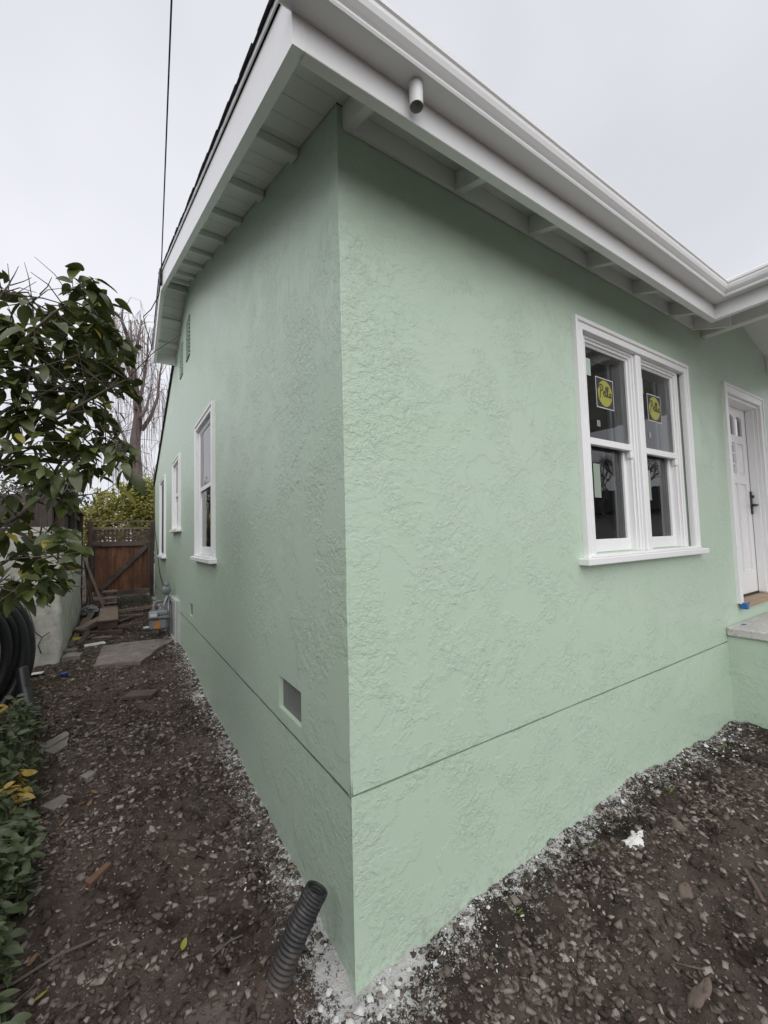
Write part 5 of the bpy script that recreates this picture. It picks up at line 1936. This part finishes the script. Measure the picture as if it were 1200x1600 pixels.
# side path gravel: denser towards the middle and near the camera
pos1 = scatter(88000, -1.9, .0, -1.2, 5.2, lambda x, y: outside(x, y) * (.10 + .9 * vnoise(x * 2.2, y * 2.2, 31) ** 1.5 * (.45 + .55 * vnoise(x * 7, y * 7, 36))) * np.clip(1.15 - y * .11, .25, 1))
s1 = .0030 + .0145 * nrg.random(len(pos1)) ** 3.0 + np.clip(pos1[:, 1], 0, 6) * .0007
tag(pebbles('gravel', pos1, s1, M_STONE, tone=(0, .95)), kind='stuff')
pos2 = scatter(46000, -.6, 3.62, -1.45, 0, lambda x, y: outside(x, y) * (.10 + .9 * np.exp(-((y + .32 + .12 * np.sin(x * 3)) / .16) ** 2) * (vnoise(x * 5, y * 5, 35) > .45) + .35 * vnoise(x * 2.0, y * 2.0, 33) ** 2))
s2 = .0022 + .0140 * nrg.random(len(pos2)) ** 3.2
tag(pebbles('gravel', pos2, s2, M_STONE, tone=(0, .9)), kind='stuff')
pos3 = scatter(9000, -1.4, 0, 5.0, 10, lambda x, y: outside(x, y) * .5)
s3_ = .006 + .016 * nrg.random(len(pos3)) ** 2.5
tag(pebbles('gravel', pos3, s3_, M_STONE, tone=(.1, .95)), kind='stuff')
# plaster crumbs along both walls
pa = scatter(15000, -.45, .0, -.35, 5.6, lambda x, y: outside(x, y) * np.exp(-np.hypot(np.maximum(-x, 0), np.maximum(-y, 0)) / .075) * (.12 + .8 * (vnoise(x * 6, y * 6, 41) > .42)))
pb = scatter(15000, -.2, 3.62, -.6, .0, lambda x, y: outside(x, y) * np.exp(-np.maximum(-y, 0) / .10) * (.08 + .92 * (vnoise(x * 4, y * 6, 42) > .52)))
pc = np.concatenate([pa, pb])
sc_ = .0012 + .0060 * nrg.random(len(pc)) ** 3.4
tag(pebbles('plaster_crumbs', pc, sc_, M_PLASTER, sq=(.4, .8)), kind='stuff')
# dark clods
pd = scatter(10000, -1.9, 3.62, -1.45, 4, lambda x, y: outside(x, y) * .8)
sd = .006 + .018 * nrg.random(len(pd)) ** 2.8
tag(pebbles('soil_crumbs', pd, sd, M_SOIL, sq=(.4, .7)), kind='stuff')

# landmarks that tell the loose bits apart
PATHL = [('the drain pipe', -.2, .14), ('the orange brick shard', -.81, 1.04), ('the flat grey tile fragment', -1.04, 1.82), ('the long bark strip', -1.13, 2.75), ('the dark board on the path', -.54, 3.34), ('the near foundation vent', 0, .66), ('the thin grey twig', -1.0, .68)]
FRONTL = [('the house corner', 0, 0), ('the white paint splat', 1.5, -.25), ('the square grey stone', 1.76, -.345), ('the long brown flat stone', .985, -.715), ('the crumbling tan stone', 1.38, -.52), ('the wood splinter', 1.67, -.68), ('the stoop', 3.66, 0), ('the weed sprout nearest the corner', .72, -.14), ('the tiny straw', 1.03, -.66), ('the middle weed sprout', 1.28, -.17), ('the weed tuft past the splat', 2.02, -.2)]
ORD = ['nearest', 'second nearest', 'third nearest', 'fourth nearest', 'fifth nearest', 'sixth nearest', 'seventh nearest', 'eighth nearest', 'ninth nearest', 'tenth nearest', 'eleventh nearest', 'twelfth nearest', 'thirteenth nearest', 'fourteenth nearest', 'fifteenth nearest', 'sixteenth nearest', 'seventeenth nearest', 'eighteenth nearest', 'nineteenth nearest', 'twentieth nearest']


def label_by_landmark(obs, what, marks):
    by = {}
    for o in obs:
        k = min(marks, key=lambda q: (q[1] - o.location.x) ** 2 + (q[2] - o.location.y) ** 2)
        by.setdefault(k, []).append(o)
    for (nm, x, y), L_ in by.items():
        # rank among all bits of the kind, so that the label holds of one bit only
        allr = sorted(obs, key=lambda o: (x - o.location.x) ** 2 + (y - o.location.y) ** 2)
        for o in L_:
            i = allr.index(o)
            o['label'] = f'{what}, {ORD[i] if i < len(ORD) else "farther out from"} {"to " if i < len(ORD) else ""}{nm}'


# single larger stones
SMESH = []
for k in range(9):
    m = MB()
    j = [1 + rng.uniform(-.36, .36) for _ in range(12)]
    vs = [(IV[i][0] * j[i] * rng.uniform(.9, 1.1), IV[i][1] * j[i] * .8, IV[i][2] * j[i] * .42) for i in range(12)]
    m.add(vs, [tuple(int(q) for q in f) for f in IF])
    me = m.mesh('stone', M_STONE)
    a = me.attributes.new('tone', 'FLOAT', 'POINT')
    a.data.foreach_set('value', [.05] * 12)
    SMESH.append(me)
placed = 0
prs = random.Random(21)
spots = []
path_st, front_st = [], []
while placed < 66:
    if placed < 36:
        x, y = prs.uniform(-1.05, -.06), prs.uniform(-.6, 3.9)
        lab, grp = 'loose pale stone chip lying on the side path gravel', 'stone chips on the side path'
        s = prs.uniform(.014, .026) + y * .003
    else:
        x = prs.uniform(.2, 2.9)
        y = -.32 - .12 * math.sin(x * 3) + prs.gauss(0, .09) if placed < 56 else -prs.random() ** .8 * 1.2 - .05
        y = min(y, -.06)
        lab, grp = 'loose stone lying in the dark soil below the front wall', 'stones below the front wall'
        s = prs.uniform(.013, .028)
    if any((x - a) ** 2 + (y - b) ** 2 < .05 ** 2 for a, b in spots):
        continue
    if (x + .18) ** 2 + (y - .14) ** 2 < .03:
        continue
    spots.append((x, y))
    o = link('stone', prs.choice(SMESH))
    o.location = (x, y, g1(x, y) + s * .12)
    o.rotation_euler = (prs.uniform(-.3, .3), prs.uniform(-.3, .3), prs.uniform(0, 6.28))
    o.scale = (s * prs.uniform(.8, 1.3), s, s * prs.uniform(.7, 1.1))
    tag(o, lab, 'stone', grp)
    (path_st if placed < 36 else front_st).append(o)
    placed += 1
label_by_landmark(path_st, 'loose pale stone chip on the path', PATHL)
label_by_landmark(front_st, 'loose stone in the dark soil', FRONTL)
# plaster lumps at the corner and along the walls
PM = []
for k in range(4):
    m = MB()
    m.add([(IV[i][0] * rng.uniform(.6, 1.4), IV[i][1] * rng.uniform(.5, 1.3), IV[i][2] * rng.uniform(.25, .6)) for i in range(12)], [tuple(int(q) for q in f) for f in IF])
    PM.append(m.mesh('plaster_lump', M_PLASTER))
lumps = []
for (x, y, s) in [(-.10, -.035, .022), (-.06, -.07, .026), (-.02, -.06, .03), (.03, -.055, .024), (.09, -.05, .03), (.15, -.06, .026), (.12, -.10, .02), (.21, -.045, .022), (-.13, .02, .018), (-.08, .05, .02), (.30, -.10, .018), (.03, -.12, .018), (-.06, .22, .02), (-.05, .36, .016),
                  (.62, -.07, .018), (.95, -.06, .02), (1.22, -.07, .018), (1.75, -.06, .022), (2.05, -.08, .02), (2.9, -.07, .025), (3.2, -.08, .025), (3.45, -.1, .03)]:
    o = link('plaster_lump', prs.choice(PM))
    o.location = (x, y, g1(x, y) + s * .2)
    o.rotation_euler = (prs.uniform(-.4, .4), prs.uniform(-.4, .4), prs.uniform(0, 6.28))
    s *= .72
    o.scale = (s, s * prs.uniform(.7, 1), s * prs.uniform(.7, 1.1))
    tag(o, 'x', 'plaster lump', 'plaster lumps at the foot of the wall')
    lumps.append(o)
label_by_landmark(lumps, 'white plaster lump at the wall foot', FRONTL)

# rubble by the end of the stucco wall
for (x, y, s, lb) in [(-1.20, 5.12, .10, 'grey broken block at the near corner of the stucco wall'), (-1.24, 5.36, .07, 'smaller grey rubble piece tucked behind the broken block')]:
    slab_poly('rubble_block', [(x - s, y - s * .6), (x + s * .8, y - s * .8), (x + s, y + s * .5), (x - s * .6, y + s * .8)], -.01, .07, M_BLOCK, lb, 'rubble', .01)

# fallen leaves
fl = {}
for i, (x, y, mt, rz) in enumerate([(-1.03, 2.15, M_DEADLEAF, .4), (-1.06, 1.62, M_DEADLEAF, 2.0), (-1.0, 1.55, M_DEADLEAF, 1.0), (-.93, 1.75, M_DEADLEAF, .2), (-.88, 1.68, M_DEADLEAF, 1.2), (-.84, 1.82, M_DEADLEAF, 2.5), (-1.02, .72, M_DEADLEAF, .9), (-.98, .55, M_LEAFY, .3), (-.52, .47, M_LEAFY, 1.1)]):
    me, _ = leaf_mesh('fallen_leaf', .042, .022, .3, -.25, mt)
    o = link('fallen_leaf', me)
    o.location = (x, y, g1(x, y) + .008)
    o.rotation_euler = (prs.uniform(-.3, .3), prs.uniform(-.2, .1), rz)
    col_ = {M_DEADLEAF.name: 'brown', M_LEAFY.name: 'yellow', M_GREENLEAF.name: 'green'}[mt.name]
    tag(o, 'x', 'leaf', 'fallen leaves on the path')
    fl.setdefault(col_, []).append(o)
for col_, L_ in fl.items():
    label_by_landmark(L_, f'fallen {col_} leaf on the path', PATHL)
# sticks
for P, r, lb in (([(-1.18, .68, .07), (-1.05, .66, .085), (-.93, .70, .08), (-.80, .70, .07)], .006, 'thin grey fallen twig reaching out from the hedge'),
                 ([(-1.2, .5, .075), (-1.08, .55, .085), (-.98, .62, .08)], .004, 'pale straight stalk beside the thin grey twig'),
                 ([(-.42, .40, .04), (-.35, .42, .045), (-.30, .41, .04)], .004, 'short dark twig on the gravel left of the drain pipe'),
                 ([(1.72, -.78, .035), (1.8, -.86, .04), (1.9, -.93, .035)], .004, 'pale thin root fragment on the soil at right'),
                 ([(1.0, -.62, .03), (1.07, -.70, .035)], .003, 'tiny straw lying on the soil at right of the corner')):
    m = MB()
    m.tube([(x, y, g1(x, y) + .012) for x, y, z in P], r, 5)
    tag(m.build('stick', M_TWIG, None, smooth=True), lb, 'twig')
# weeds by the front wall
for i, (x, y, lb) in enumerate([(.72, -.14, 'tiny green weed sprout nearest the wall corner'), (1.28, -.17, 'tiny green weed sprout in the middle of the front wall foot'), (2.02, -.20, 'small weed tuft in the hollow beyond the paint splat'), (3.05, -.13, 'yellowish weed tuft near the stoop')]):
    m = MB()
    z = g1(x, y)
    for k in range(7):
        a = rng.uniform(0, 6.28)
        d = V((math.cos(a), math.sin(a), rng.uniform(.5, 1.3))).normalized()
        L_ = rng.uniform(.02, .045)
        b = d.cross(V((0, 0, 1))).normalized() * .004
        p = V((x, y, z))
        m.add([p - b, p + b, p + d * L_ + b * .9, p + d * L_ * 1.35, p + d * L_ - b * .9], [(0, 1, 2, 3, 4)])
    tag(m.build('weed', M_GREENLEAF, None, fix=False), lb, 'weed')
# grass by the gate
m = MB()
for k in range(900):
    x, y = rng.uniform(-.75, -.1), rng.uniform(8.7, 9.75)
    z = g1(x, y)
    a = rng.uniform(0, 6.28)
    d = V((math.cos(a) * .5, math.sin(a) * .5, 1)).normalized()
    b = V((-math.sin(a), math.cos(a), 0)) * .006
    L_ = rng.uniform(.03, .08)
    p = V((x, y, z))
    m.add([p - b, p + b, p + d * L_], [(0, 1, 2)])
tag(m.build('grass', M_HEDGE, None, fix=False), kind='stuff')
